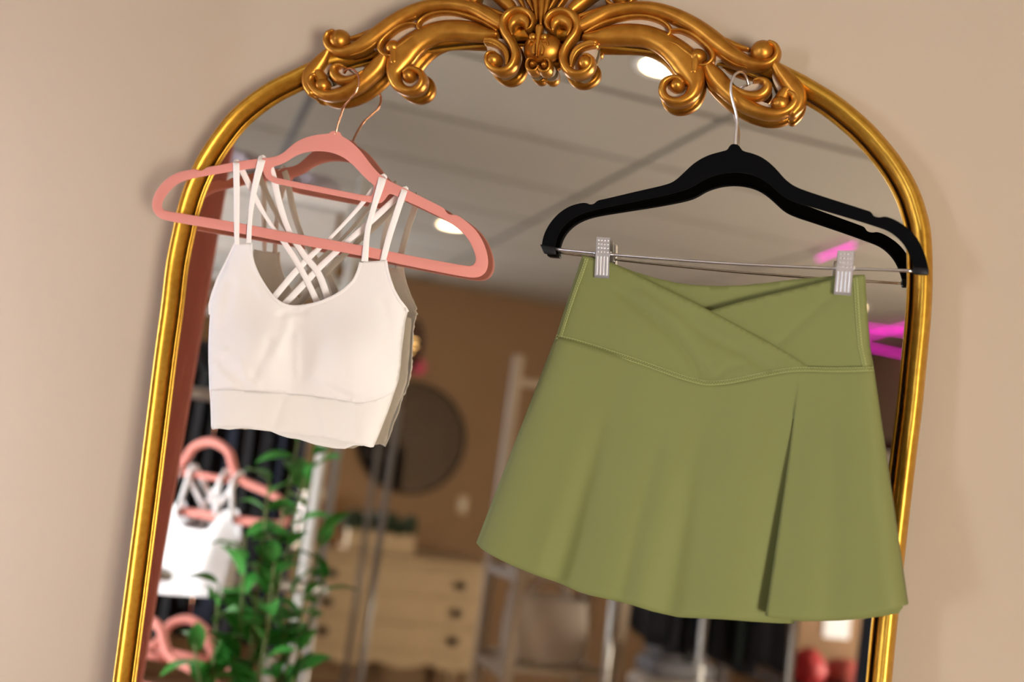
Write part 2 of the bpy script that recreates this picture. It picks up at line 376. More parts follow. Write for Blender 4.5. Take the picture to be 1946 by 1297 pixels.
def stroke(name, pts, tr_, sc_, d0, h, parent, flat=1.0, n=6, sides=(0, 1), material=None, groove=0, power=1.0):
    raw = np.asarray(pts, float); px = tr_(raw); hw = raw[:, 2] / sc_ * MPP * 1.2
    base = np.column_stack([rloc(px), hw]); q = cat(base, n)
    q[:, 2] = np.maximum(q[:, 2], .0008)
    for sd in sides:
        xz = q[:, :2] if sd == 0 else lmir(q[:, :2]); t = np.gradient(xz, axis=0); t /= np.linalg.norm(t, axis=1)[:, None] + 1e-9
        nn = np.stack([-t[:, 1], t[:, 0]], 1); rows = [(xz[0] - t[0] * q[0, 2] * .8, nn[0], q[0, 2] * .15, .3), (xz[0] - t[0] * q[0, 2] * .5, nn[0], q[0, 2] * .75, .75)]
        rows += [(xz[i], nn[i], q[i, 2], 1) for i in range(len(xz))]
        rows += [(xz[-1] + t[-1] * q[-1, 2] * .5, nn[-1], q[-1, 2] * .75, .75), (xz[-1] + t[-1] * q[-1, 2] * .8, nn[-1], q[-1, 2] * .15, .3)]
        mb = MB(); K = 13
        for p, nv, w, hs in rows:
            H = h * hs if h > 0 else -h * w * hs
            for j in range(K):
                u = -math.cos(math.pi * j / (K - 1)); e = max(0, 1 - abs(u) ** 2.2) ** (.5 * power)
                e = e * (1 - groove * math.exp(-(u / .45) ** 2))
                mb.v.append(tw((p[0] + nv[0] * u * w, -(d0 + H * e), p[1] + nv[1] * u * w)).tolist())
            for u in (1, -1): mb.v.append(tw((p[0] + nv[0] * u * w * .85, -(d0 - .009), p[1] + nv[1] * u * w * .85)).tolist())
        R_ = K + 2
        for i in range(len(rows) - 1):
            for j in range(R_): mb.f.append([i * R_ + j, i * R_ + (j + 1) % R_, (i + 1) * R_ + (j + 1) % R_, (i + 1) * R_ + j])
        mb.f += [list(range(R_)), [(len(rows) - 1) * R_ + j for j in range(R_)]]
        mb.build(name, material or GOLDC, parent)
def knob(pt, tr_, sc_, r, d0, h, parent, name='bead', sides=(0, 1), rz=None, material=None):
    px = tr_([pt]); b = rloc(px)
    for sd in sides:
        xz = b[0] if sd == 0 else lmir(b)[0]; kk = 1.08 if name == 'boss' else 1.25; rr = r / sc_ * MPP * kk; r2 = (rz or r) / sc_ * MPP * kk
        MB().ball(tw((xz[0], -d0, xz[1])), (rr, r2, h), 20, [ML @ np.array([1, 0, 0]), ML @ np.array([0, 0, 1]), ML @ np.array([0, 1, 0])]).build(name, material or GOLDC, parent)
def backing(pts, tr_, parent, d1=.0195, d0=.006, sides=(0, 1), material=None, name='chalk_ground'):
    d1 -= .0025
    b = rloc(tr_(chaikin(pts, 2)))
    for sd in sides:
        xz = b if sd == 0 else lmir(b); n = len(xz)
        fixn(obj(name, [tw((x, -d1, z)) for x, z in xz] + [tw((x, -d0, z)) for x, z in xz], [list(range(n)), list(range(n, 2 * n))] + [[i, (i + 1) % n, n + (i + 1) % n, n + i] for i in range(n)], material or CREAM, parent, smooth=False))
def disc(c, r, r2=None, n=20): return [(c[0] + r * math.cos(2 * math.pi * k / n), c[1] + (r2 or r) * math.sin(2 * math.pi * k / n)) for k in range(n)]
# the crest's body plate (behind the shell), everything else of the crest hangs on it
b = rloc(c3(np.array(chaikin([(985, -330), (1150, -300), (1300, -160), (1360, 20), (1400, 150), (1250, 170), (1110, 160), (1050, 250), (1040, 380), (985, 470)], 1))))
bl = lmir(b)[::-1]; xz = np.vstack([b, bl]); n = len(xz)
cr = fixn(obj('crest', [tw((x, -.0140, z)) for x, z in xz] + [tw((x, -.007, z)) for x, z in xz], [list(range(n)), list(range(n, 2 * n))] + [[i, (i + 1) % n, n + (i + 1) % n, n + i] for i in range(n)], CREAM, mirror, smooth=False))
k2, k3 = 3.604, 6.487
# chalk-washed grounds that show in the grooves
backing([(330, 120), (480, 60), (650, 30), (800, 35), (950, 75), (1100, 150), (1240, 240), (1400, 320), (1520, 330), (1620, 380), (1600, 450), (1480, 470), (1340, 430), (1240, 400), (1215, 440), (1150, 470), (1090, 460), (1000, 390), (900, 300), (780, 250), (640, 240), (500, 250), (420, 300), (330, 250)], c2, cr, d1=.0185)
backing(disc((950, 615), 85, 85), c2, cr, d1=.0185)
backing(disc((1545, 395), 95, 80), c2, cr, d1=.0185)
backing(disc((1690, 700), 75, 80), c2, cr, d1=.0175)
backing([(1430, 590), (1540, 555), (1590, 590), (1570, 650), (1480, 665), (1400, 630)], c2, cr, d1=.0175)
backing([(1340, 640), (1440, 660), (1540, 690), (1620, 720), (1700, 760), (1640, 790), (1520, 760), (1420, 700)], c2, cr, d1=.0165)
backing([(1600, 510), (1650, 480), (1690, 540), (1720, 620), (1660, 640)], c2, cr, d1=.0165)
backing([(1330, 520), (1640, 480), (1660, 560), (1600, 760), (1500, 960), (1380, 930), (1290, 860), (1260, 720)], c3, cr, d1=.0180)
backing(disc((1040, 840), 85, 85), c3, cr, d1=.018)
# arch: upper band into the outer scroll
stroke('upper_band', [(300, 190, 40), (380, 145, 48), (500, 88, 44), (640, 64, 40), (790, 68, 42), (940, 112, 46), (1080, 185, 50), (1190, 265, 54), (1290, 345, 52), (1390, 410, 44), (1480, 447, 36), (1560, 452, 30), (1620, 425, 26), (1648, 375, 23), (1632, 325, 20), (1590, 305, 18)], c2, k2, DC, .0125, cr)
knob((1545, 362, 0), c2, k2, 66, DC, .0150, cr)
stroke('upper_band_edge', [(1010, 120, 8), (1120, 190, 14), (1240, 262, 20), (1350, 312, 20), (1450, 345, 12)], c2, k2, DC + .001, .006, cr)
# inner leaf rib with its curl
stroke('leaf_rib', [(335, 235, 12), (420, 185, 15), (520, 148, 16), (640, 122, 15), (750, 122, 15), (840, 145, 16), (900, 185, 15), (918, 225, 14), (895, 258, 13), (855, 262, 10)], c2, k2, DC, .0085, cr)
stroke('leaf_rib', [(935, 165, 8), (1000, 190, 11), (1080, 225, 14), (1160, 285, 16), (1230, 355, 14), (1290, 410, 12), (1360, 452, 10), (1440, 478, 7)], c2, k2, DC, .0075, cr)
# wide lower band into the hanging scroll
stroke('lower_band', [(330, 262, 20), (420, 258, 42), (520, 242, 58), (640, 238, 62), (760, 252, 62), (870, 300, 66), (960, 365, 76), (1030, 440, 84), (1070, 520, 70), (1085, 590, 48), (1060, 655, 38), (1005, 695, 30), (940, 702, 27), (885, 675, 25), (860, 625, 23), (875, 572, 21), (920, 545, 19), (970, 545, 17), (1005, 575, 12)], c2, k2, DC - .001, .0115, cr, power=.8)
knob((965, 592, 0), c2, k2, 42, DC, .0135, cr)
# second rib and the small side scroll
stroke('leaf_rib', [(925, 222, 8), (990, 220, 13), (1070, 250, 17), (1140, 300, 19), (1195, 360, 19), (1205, 415, 18), (1165, 455, 16), (1115, 462, 13)], c2, k2, DC, .0105, cr)
knob((1102, 395, 0), c2, k2, 50, DC, .0135, cr, rz=46)
stroke('stem', [(1090, 420, 30), (1085, 460, 34), (1080, 510, 30)], c2, k2, DC + .001, .011, cr)
stroke('leaf_rib', [(900, 300, 8), (960, 320, 18), (1020, 365, 22), (1065, 400, 16)], c2, k2, DC, .0105, cr)
# lower limb, right limb and the two small scrolls between them
stroke('lower_limb', [(1165, 450, 30), (1215, 520, 52), (1290, 605, 52), (1370, 680, 46), (1460, 738, 40), (1560, 775, 36), (1650, 782, 33), (1725, 755, 30), (1768, 705, 27), (1760, 660, 22), (1725, 640, 18)], c2, k2, DC - .001, .0105, cr)
stroke('right_limb', [(1625, 445, 22), (1665, 490, 38), (1715, 550, 48), (1765, 610, 52), (1795, 670, 44), (1790, 730, 34), (1750, 785, 26)], c2, k2, DC - .0015, .0105, cr)
knob((1668, 712, 0), c2, k2, 50, DC - .001, .0115, cr, rz=46)
stroke('stem', [(1668, 700, 40), (1690, 650, 36), (1720, 610, 30)], c2, k2, DC - .001, .0085, cr)
stroke('hook_leaf', [(1330, 590, 12), (1390, 635, 22), (1460, 660, 28), (1530, 655, 33), (1575, 615, 30), (1570, 570, 24), (1525, 552, 17), (1490, 562, 10)], c2, k2, DC - .001, .0105, cr)
# centre: the pair of S scrolls
stroke('s_scroll', [(1105, 415, 14), (1062, 375, 24), (1045, 300, 32), (1080, 222, 38), (1155, 175, 42), (1250, 165, 44), (1345, 200, 48), (1410, 275, 50), (1425, 365, 50), (1390, 455, 50), (1325, 540, 50), (1270, 630, 50), (1245, 730, 50), (1265, 825, 50), (1320, 900, 50), (1400, 935, 48), (1485, 925, 44), (1560, 880, 40), (1600, 820, 36), (1600, 755, 30), (1555, 715, 24), (1500, 715, 18)], c3, k3, DC + .002, .0125, cr)
knob((1520, 800, 0), c3, k3, 85, DC + .002, .0140, cr)
stroke('eye_leaf', [(1120, 400, 30), (1140, 300, 60), (1215, 250, 78), (1300, 290, 70), (1330, 380, 44), (1300, 470, 20)], c3, k3, DC, .0105, cr)
stroke('leaf_tip', [(1345, 850, 14), (1355, 740, 34), (1400, 650, 42), (1480, 590, 44), (1570, 560, 46), (1640, 560, 40)], c3, k3, DC, .0115, cr, groove=.25)
# boss with its little tracery and the two lowest volutes
knob((985, 605, 0), c3, k3, 232, DC, .0140, cr, name='boss', sides=(0,), rz=180)
stroke('boss_rib', [(968, 380, 40), (960, 460, 34), (955, 540, 22), (945, 640, 18), (940, 740, 12)], c3, k3, DC + .0115, .0050, cr, sides=(0,))
knob((1030, 505, 0), c3, k3, 40, DC + .0115, .0055, cr)
stroke('boss_leaf', [(1010, 560, 14), (1060, 560, 18), (1075, 600, 14)], c3, k3, DC + .0105, .005, cr)
stroke('boss_leaf', [(1000, 600, 12), (1010, 650, 26), (1000, 710, 18)], c3, k3, DC + .0115, .0045, cr)
stroke('volute', [(940, 850, 18), (975, 900, 26), (1030, 915, 28), (1080, 880, 27), (1092, 820, 25), (1070, 770, 22), (1020, 765, 16)], c3, k3, DC + .001, .0120, cr)
knob((1020, 825, 0), c3, k3, 42, DC + .001, .0130, cr)
# shell flutes and side leaves at the top (the crown runs on above the frame of the photo)
stroke('flute', [(972, 330, 23), (975, 200, 37), (980, 60, 49), (985, -100, 60), (985, -250, 69), (985, -330, 43)], c3, k3, DC - .001, .0095, cr, sides=(0,))
stroke('flute', [(1010, 260, 14), (1030, 150, 29), (1050, 20, 40), (1080, -110, 49), (1110, -230, 52), (1125, -290, 34)], c3, k3, DC - .001, .0090, cr)
stroke('flute', [(1070, 150, 14), (1115, 60, 26), (1160, -40, 37), (1210, -140, 43), (1250, -200, 31)], c3, k3, DC - .001, .0085, cr)
stroke('flute', [(1170, 130, 14), (1215, 60, 26), (1265, -20, 31), (1310, -80, 26)], c3, k3, DC - .001, .0085, cr)
stroke('side_leaf', [(1330, 180, 40), (1360, 110, 66), (1440, 40, 70), (1540, -20, 58), (1640, -70, 40), (1730, -100, 24)], c3, k3, DC - .002, .0105, cr)
stroke('side_leaf', [(1440, 210, 30), (1540, 180, 34), (1650, 140, 30), (1750, 90, 20)], c3, k3, DC - .002, .0080, cr)
stroke('top_curl', [(480, -10, 12), (492, 22, 14), (530, 42, 15), (590, 42, 16), (640, 25, 15), (668, -12, 14), (650, -60, 13), (590, -85, 12), (530, -70, 11), (505, -40, 9)], c2, k2, DC - .002, .0095, cr)
knob((575, -22, 0), c2, k2, 48, DC - .003, .0110, cr)
backing(disc((575, -20), 75, 60), c2, cr, d1=.0165)
#================================================================== PINK HANGER AND CREAM BRA
c4 = crop(2.78, 260, 230); c4b = crop(2.594, 340, 240); c5 = crop(3.326, 370, 480); c1 = crop(3.742, 540, 0)
dP = lambda x: .036 + (x - 300) / 620 * (.013 - .036)
ph = thing('velvet_hanger', 'dusty pink velvet clothes hanger with rose gold hook, holding the cream bra', 'hanger', PW(610, 460, dP(610)))
outer = [(82, 440), (92, 395), (122, 345), (165, 302), (220, 273), (285, 260), (308, 257), (322, 264), (345, 266), (362, 256), (372, 247), (430, 238), (520, 220), (600, 207), (690, 198), (740, 190), (775, 172), (805, 145), (845, 112), (900, 87), (960, 74), (1018, 70), (1026, 58), (1045, 54), (1072, 61), (1080, 82), (1120, 104), (1170, 148), (1210, 200), (1250, 252), (1285, 288), (1330, 318), (1400, 352), (1500, 402), (1600, 452), (1622, 464), (1634, 488), (1655, 500), (1682, 498), (1705, 508), (1760, 550), (1800, 592), (1835, 655), (1855, 730), (1850, 785), (1822, 818), (1780, 828), (1700, 816), (1450, 767), (1180, 708), (840, 648), (500, 582), (150, 524), (112, 505), (88, 475)]
hole = [(128, 440), (145, 402), (185, 352), (230, 320), (300, 299), (480, 268), (600, 250), (668, 240), (670, 270), (685, 302), (720, 324), (780, 338), (1000, 382), (1235, 430), (1285, 436), (1308, 416), (1328, 384), (1350, 383), (1400, 410), (1500, 455), (1640, 525), (1720, 580), (1765, 640), (1792, 705), (1795, 745), (1775, 768), (1740, 770), (1440, 715), (1190, 660), (840, 600), (500, 534), (160, 481), (134, 470)]
hump = [(722, 240), (708, 246), (704, 272), (714, 296), (745, 306), (1000, 356), (1228, 402), (1246, 395), (1258, 366), (1256, 338), (1215, 306), (1172, 260), (1130, 216), (1080, 182), (1020, 161), (950, 155), (885, 164), (830, 186), (780, 220)]
plate('body', [chaikin(c4(outer), 2), chaikin(c4(hole), 2), chaikin(c4(hump), 2)], lambda x, y: dP(x), .0052, PINK, ph)
hk = cat(c1([(368, 960, 0), (385, 880, 0), (405, 815, .0), (425, 758, .0008), (468, 705, .002), (508, 655, .003), (531, 600, .003), (531, 552, .002), (512, 512, 0), (482, 490, -.004), (450, 492, -.010), (430, 520, -.016)]), 5)
hp = []
for x, y, e in hk: hp.append(PW(x, y, max(dP(642) + .002 + (250 - y) * .00003, .0) + e + (.006 if y < 200 else .006 * max(0, (250 - y) / 50))))
MB().tube(hp, .00135, 10).build('hook', ROSEG, ph)
# ---- bra
bra = thing('sports_bra', 'cream strappy sports bra with crossed back straps on the pink hanger', 'bra', PW(580, 840, .03))
body = [(278, 577), (262, 615), (228, 685), (192, 757), (166, 830), (153, 880), (155, 930), (150, 1000), (147, 1080), (147, 1160), (150, 1240), (152, 1297), (155, 1340), (157, 1360)]
bodyL = c4b(body); nk5 = c5([(1050, 62), (1036, 120), (1005, 180), (950, 235), (880, 280), (800, 315), (720, 335), (640, 345), (590, 342), (540, 320), (490, 280), (440, 212), (400, 142), (374, 85), (360, 35), (355, -20), (355, -60)])
rt5 = c5([(1262, 880), (1285, 815), (1300, 720), (1310, 580), (1320, 480), (1335, 415), (1346, 378), (1332, 352), (1292, 302), (1257, 240), (1232, 172), (1216, 112), (1206, 50)])
band_top = c5([(100, 868), (190, 866), (280, 872), (400, 878), (500, 886), (700, 902), (900, 930), (1000, 948), (1060, 953), (1140, 935), (1205, 908), (1262, 882)])
front = np.vstack([bodyL[:, :2], band_top[:, :2], rt5[1:], nk5])
sideL = np.vstack([bodyL, c5([(103, 1000), (108, 1120)])]); sideR = np.vstack([c5([(1125, 1237), (1190, 1080), (1220, 1000)]), rt5[:8]])
gs = lambda p, x, y, rx, ry: np.exp(-(((p[:, 0] - x) / rx) ** 2 + ((p[:, 1] - y) / ry) ** 2))
def bump_line(p, line, w, amp): return amp * np.exp(-(dist_poly(p, np.asarray(line, float)) / w) ** 2)
def dpv(p): return .036 + (p[:, 0] - 300) / 620 * (.013 - .036)
def d_front(p):
    e = np.minimum(dist_poly(p, sideL), dist_poly(p, sideR)); r = np.sqrt(1 - (1 - np.clip(e / 46, 0, 1)) ** 2)
    d = dpv(p) - .004 + .012 * r
    d += .017 * gs(p, 492, 672, 68, 82) + .021 * gs(p, 660, 680, 80, 84) - .003 * gs(p, 560, 640, 30, 100)
    w5 = lambda l: c5(l)
    for l, w, a in (([(590, 400), (580, 480), (545, 560), (520, 640)], 8, .0013), ([(540, 400), (600, 380), (690, 370)], 7, -.0016), ([(650, 520), (645, 680), (650, 760)], 5, .0010), ([(120, 700), (170, 770), (250, 840)], 8, .0022), ([(170, 640), (190, 620)], 6, .0020), ([(290, 700), (330, 780), (390, 840)], 8, .0018), ([(870, 860), (1000, 930), (1060, 930), (1180, 880), (1240, 850)], 8, -.0022), ([(750, 780), (880, 840), (1000, 880)], 10, .0016), ([(380, 180), (470, 300), (540, 370), (640, 400)], 10, .0012), ([(1190, 330), (1230, 480), (1250, 640)], 9, -.0018), ([(230, 200), (205, 330), (190, 470)], 10, -.0018), ([(470, 560), (440, 650), (370, 790)], 9, -.0014)):
        d += bump_line(p, w5(l), w, a * 1.4)
    return d
def d_band(p):
    e = np.minimum(dist_poly(p, sideL), dist_poly(p, sideR)); r = np.sqrt(1 - (1 - np.clip(e / 46, 0, 1)) ** 2)
    d = dpv(p) - .004 + .0125 * r + .002 * np.sin(p[:, 0] / 34) + .0025 * gs(p, 600, 770, 90, 60)
    d += bump_line(p, c5([(560, 940), (520, 1050), (490, 1130)]), 9, -.0013) + bump_line(p, c5([(800, 960), (820, 1060), (850, 1150)]), 10, .0012)
    return d
sheet('front', front, 6.5, d_front, BRA, bra)
bot = c5([(1125, 1237), (1000, 1205), (850, 1177), (700, 1160), (600, 1146), (470, 1130), (350, 1111), (220, 1105), (108, 1120)])
bl_ = band_top.copy(); bl_[:, 1] -= 1.5
bandp = np.vstack([bl_, c5([(1222, 1000), (1190, 1080), (1150, 1180)]), bot, c5([(104, 1000)])])
sheet('hem_band', bandp, 6.5, d_band, BRAB, bra, .0018)
# edge binding along neckline and armholes
def ribbon(name, pts, material, parent, th=.0011, n=6):    # pts: x, y, half width (px), depth
    q = cat(pts, n); t = np.gradient(q[:, :2], axis=0); t /= np.linalg.norm(t, axis=1)[:, None] + 1e-9; nn = np.stack([-t[:, 1], t[:, 0]], 1); mb = MB()
    for (x, y, w, d), nv in zip(q, nn):
        for u, e in ((-1, 0), (-.85, th / 2), (.85, th / 2), (1, 0), (.85, -th / 2), (-.85, -th / 2)): mb.v.append(PW(x + nv[0] * u * w, y + nv[1] * u * w, d + e).tolist())
    for i in range(len(q) - 1):
        for j in range(6): mb.f.append([i * 6 + j, i * 6 + (j + 1) % 6, (i + 1) * 6 + (j + 1) % 6, (i + 1) * 6 + j])
    mb.f += [list(range(6)), [(len(q) - 1) * 6 + j for j in range(6)]]
    return mb.build(name, material, parent)
def along(line, dfn, w, lift, shift=0): l = resample(line[:, :2], 26); d = dfn(l); return np.column_stack([l, np.full(len(l), w), d + lift])
ribbon('neck_binding', along(nk5, d_front, 3.2, .0006), BRA, bra, .0016, 2)
ribbon('arm_binding', along(rt5[6:], d_front, 3.2, .0006), BRA, bra, .0016, 2)
ribbon('arm_binding', along(bodyL[:7], d_front, 3.2, .0006), BRA, bra, .0016, 2)
# back half
backp = np.vstack([c5([(118, 420), (150, 400), (260, 390), (420, 370), (520, 352), (640, 372), (800, 352), (880, 345), (1000, 370), (1200, 390), (1330, 400)]), c5([(1325, 480), (1305, 640), (1290, 800), (1255, 900), (1215, 1000), (1175, 1100), (1135, 1210), (1060, 1225), (1010, 1218), (985, 1228), (950, 1243), (880, 1240), (760, 1216), (650, 1180), (600, 1176), (540, 1158), (480, 1132), (300, 1112), (215, 1122), (130, 1110)]), c5([(108, 1000), (104, 820), (98, 560)])])
def d_back(p):
    e = np.minimum(dist_poly(p, sideL), dist_poly(p, sideR)); r = np.sqrt(1 - (1 - np.clip(e / 40, 0, 1)) ** 2)
    return np.maximum(dpv(p) - .0045 - .007 * r + .0015 * np.sin(p[:, 0] / 23 + p[:, 1] / 60) + .004 * np.clip((p[:, 1] - 800) / 60, 0, 1), .004)
sheet('back', backp, 8, d_back, BRAB, bra)
# straps: front ones over the arm of the hanger, back ones crossed behind its bar
def strap(pts, depth): return [(x, y, w, dP(x) + k) for (x, y, w), k in zip(c4b(pts), depth)]
F_ = [-.005, .001, .006, .0055, .006, .006]
S2 = 2.594
def sp_(pts): return [(x, y, w / S2) for x, y, w in pts]
ribbon('strap', strap(sp_([(290, 186, 15), (283, 178, 16), (283, 200, 16), (285, 330, 15), (285, 460, 14), (285, 585, 12)]), F_), STRAP, bra)
ribbon('strap', strap(sp_([(417, 168, 18), (410, 160, 19), (402, 190, 19), (370, 320, 15), (351, 450, 12), (344, 585, 13)]), F_), STRAP, bra)
ribbon('strap', strap(sp_([(1010, 262, 18), (1006, 251, 19), (995, 290, 19), (958, 410, 14), (930, 520, 14), (916, 668, 17)]), F_), STRAP, bra)
ribbon('strap', strap(sp_([(1119, 322, 14), (1114, 310, 16), (1102, 345, 16), (1070, 440, 16), (1035, 550, 16), (1005, 668, 15)]), F_), STRAP, bra)
G_ = [-.004, -.006, -.0065, -.007, -.0075, -.0075, -.007]
ribbon('back_strap', strap(sp_([(300, 190, 14), (320, 235, 15), (385, 370, 13), (450, 480, 9), (530, 590, 14), (610, 720, 15), (692, 890, 16)]), G_), STRAP, bra)
ribbon('back_strap', strap(sp_([(440, 180, 16), (462, 235, 16), (498, 390, 16), (545, 520, 14), (620, 640, 15), (690, 730, 17), (745, 880, 18)]), [k - .0013 for k in G_]), STRAP, bra)
ribbon('back_strap', strap(sp_([(1000, 268, 14), (965, 305, 14), (870, 420, 10), (745, 553, 9), (640, 650, 15), (560, 735, 16), (465, 850, 16)]), [k - .0026 for k in G_]), STRAP, bra)
ribbon('back_strap', strap(sp_([(1105, 325, 15), (1062, 362, 15), (945, 470, 16), (830, 570, 14), (700, 690, 16), (610, 785, 17), (505, 895, 16)]), [k - .0039 for k in G_]), STRAP, bra)

#================================================================== BLACK HANGER AND GREEN SKIRT
c6 = crop(2.495, 1010, 240); c7 = crop(2.862, 1020, 470); c8 = crop(2.173, 880, 700)
dB = lambda x: .012 + (x - 1030) / 735 * .042
bh = thing('clip_hanger', 'black velvet hanger with chrome clip bar, holding the green skirt', 'hanger', PW(1397, 480, dB(1397)))
o6 = [(52, 570), (56, 535), (68, 500), (92, 458), (130, 415), (180, 382), (230, 368), (258, 366), (276, 375), (298, 372), (314, 355), (345, 349), (500, 312), (640, 281), (682, 262), (722, 225), (772, 177), (832, 142), (900, 123), (930, 116), (940, 98), (951, 87), (977, 89), (989, 104), (1000, 121), (1058, 134), (1110, 160), (1160, 206), (1198, 252), (1240, 285), (1300, 310), (1450, 358), (1590, 402), (1610, 410), (1620, 430), (1650, 437), (1680, 430), (1732, 451), (1790, 490), (1832, 540), (1860, 600), (1877, 660), (1880, 684), (1818, 684), (1812, 660), (1798, 616), (1770, 562), (1730, 520), (1690, 494), (1640, 476), (1500, 432), (1350, 388), (1255, 362), (1200, 337), (1155, 296), (1110, 258), (1060, 232), (1000, 219), (940, 218), (880, 228), (815, 252), (765, 286), (715, 306), (600, 334), (450, 364), (300, 394), (240, 412), (190, 438), (152, 472), (126, 512), (112, 556), (108, 584), (58, 584)]
plate('body', [chaikin(c6(o6), 2)], lambda x, y: dB(x), .0060, BLACKV, bh)
def qbox(px4, d0, d1): return [PW(x, y, d0) for x, y in px4] + [PW(x, y, d1) for x, y in px4]
for pts in ([(40, 560), (112, 572), (118, 610), (60, 606)], [(1808, 664), (1884, 672), (1884, 708), (1810, 704)]):
    q = c6(pts); x = q[:, 0].mean(); MB().hexa(qbox(q, dB(x) - .0045, dB(x) + .0045)).build('end_cap', BLACKP, bh, bevel=.0015)
bar = cat(c6([(108, 582), (300, 602), (560, 624), (800, 642), (1000, 655), (1250, 667), (1440, 675), (1640, 681), (1815, 687)]), 4)
MB().tube([PW(x, y, dB(x)) for x, y in bar], .0016, 10).build('bar', CHROME, bh)
hk = cat(c2([(1358, 1010, 0), (1364, 920, 0), (1371, 830, .0), (1364, 770, .001), (1345, 700, .003), (1330, 630, .004), (1331, 575, .004), (1350, 522, .002), (1382, 496, -.002), (1415, 500, -.008), (1437, 535, -.014), (1450, 585, -.018)]), 5)
MB().tube([PW(x, y, .0315 + e) for x, y, e in hk], .0016, 10).build('hook', CHROME, bh)
ax3 = [ML @ np.array([1, 0, 0]), ML @ np.array([0, 0, 1]), ML @ np.array([0, 1, 0])]
for cor in ([(308, 525), (373, 530), (368, 723), (298, 718)], [(1452, 590), (1532, 593), (1515, 804), (1433, 798)]):
    q = c6(cor); x = q[:, 0].mean(); d = dB(x); bil = lambda u, v: (q[0] * (1 - u) + q[1] * u) * (1 - v) + (q[3] * (1 - u) + q[2] * u) * v
    mb = MB(); mb.hexa(qbox(q, d + .0102, d + .0110))
    fl = [bil(0, 0), bil(.04, 0), bil(.04, 1), bil(0, 1)]; fr_ = [bil(.96, 0), bil(1, 0), bil(1, 1), bil(.96, 1)]
    mb.hexa(qbox(fl, d + .004, d + .0110)); mb.hexa(qbox(fr_, d + .004, d + .0110)); mb.hexa(qbox([bil(0, .955), bil(1, .955), bil(1, 1), bil(0, 1)], d + .008, d + .0110))
    for i in range(4):
        for j in range(4): mb.ball(PW(*bil(.16 + .225 * i, .07 + .095 * j), d + .0110), .0011, 8)
        mb.tube([PW(*bil(.16 + .225 * i, .47), d + .0107), PW(*bil(.16 + .225 * i, .93), d + .0107)], .0011, 8)
    cl = mb.build('clip', CHROME, bh, smooth=False)
    q2 = np.array([bil(.0, .0), bil(1, .0), bil(1, .96), bil(0, .96)])
    mb = MB().hexa(qbox(q2, d - .0066, d - .0058)); mb.hexa(qbox([q2[0], q2[0] * .95 + q2[1] * .05, q2[3] * .95 + q2[2] * .05, q2[3]], d - .0066, d - .001)); mb.build('back_jaw', CHROME, cl, smooth=False)
    m0 = bil(0, .40); m1 = bil(1, .40); mb = MB()
    hel = [PW(*(m0 + (m1 - m0) * k / 60), d) + (ax3[1] * math.cos(k * .9) + ax3[2] * math.sin(k * .9)) * .0030 for k in range(-4, 65)]
    mb.tube(hel, .0006, 6).build('spring', CHROME, cl)

sk = thing('skirt', 'olive green flared skirt with crossover waistband clipped to the black hanger', 'skirt', PW(1330, 1190, .04))
seam = cat(c7([(105, 488), (200, 510), (320, 545), (440, 585), (560, 625), (680, 668), (780, 704), (880, 732), (940, 740), (1020, 735), (1100, 722), (1200, 700), (1300, 680), (1380, 668), (1480, 664), (1600, 667), (1700, 666), (1832, 662)]), 4)
dBv = lambda p: .012 + (p[:, 0] - 1030) / 735 * .042
left_e = c7([(250, 44), (225, 120), (196, 210), (160, 320), (126, 425), (105, 488)]); right_e = c7([(1785, 150), (1790, 250), (1800, 400), (1812, 550), (1832, 662)])
xover = c7([(400, 84), (520, 141), (680, 216), (850, 300), (940, 345), (1100, 430), (1250, 510), (1380, 585), (1440, 624), (1492, 660)])
rtop = c7([(1785, 150), (1700, 158), (1620, 172), (1450, 215), (1250, 262), (1100, 300), (945, 345), (800, 384)])
btop = c7([(250, 44), (320, 62), (400, 82), (520, 130), (650, 170), (760, 195), (880, 208), (1000, 212), (1120, 208), (1250, 195), (1400, 176), (1620, 156), (1785, 150)])
def edge_round(p, w=34):
    e = np.minimum(dist_poly(p, left_e), dist_poly(p, right_e)); return np.sqrt(1 - (1 - np.clip(e / w, 0, 1)) ** 2)
def yoke_d(base, puff):
    def fn(p):
        dn = np.clip((p[:, 1] - 500) / 220, 0, 1)
        d = dBv(p) + base + edge_round(p) * puff * (.25 + .75 * dn) * np.ones(len(p))
        for l, w, a in (([(440, 240), (600, 360), (760, 500), (850, 620), (880, 700)], 7, -.0030), ([(560, 260), (700, 360), (800, 430)], 12, .0020), ([(820, 420), (1000, 520), (1150, 590), (1260, 670)], 9, -.0022), ([(980, 710), (1050, 650), (1120, 640)], 6, -.0014), ([(1310, 530), (1450, 400), (1610, 260)], 7, -.0013), ([(920, 640), (940, 720)], 8, -.0015), ([(420, 100), (700, 250), (940, 372), (1250, 540)], 10, .0012 if base > .002 else 0)):
            d += bump_line(p, c7(l), w, a)
        return d
    return fn
seam2 = seam[:, :2]
def seam_to(x): return seam2[seam2[:, 0] <= x]
sheet('waist_back', np.vstack([btop, right_e[1:], seam2[::-1], left_e[::-1][1:-1]]), 9, lambda p: dBv(p) - .0030 - .012 * edge_round(p) * np.clip((p[:, 1] - 560) / 200, 0, 1), SKIRT, sk)
sheet('waist_right', np.vstack([rtop[::-1], right_e[1:], seam2[seam2[:, 0] > c7([(900, 0)])[0][0]][::-1]]), 7, yoke_d(.0012, .013), SKIRT, sk)
sheet('waist_left', np.vstack([left_e[:1], xover, seam_to(c7([(1490, 0)])[0][0])[::-1], left_e[::-1][1:-1]]), 7, yoke_d(.0032, .0135), SKIRT, sk)
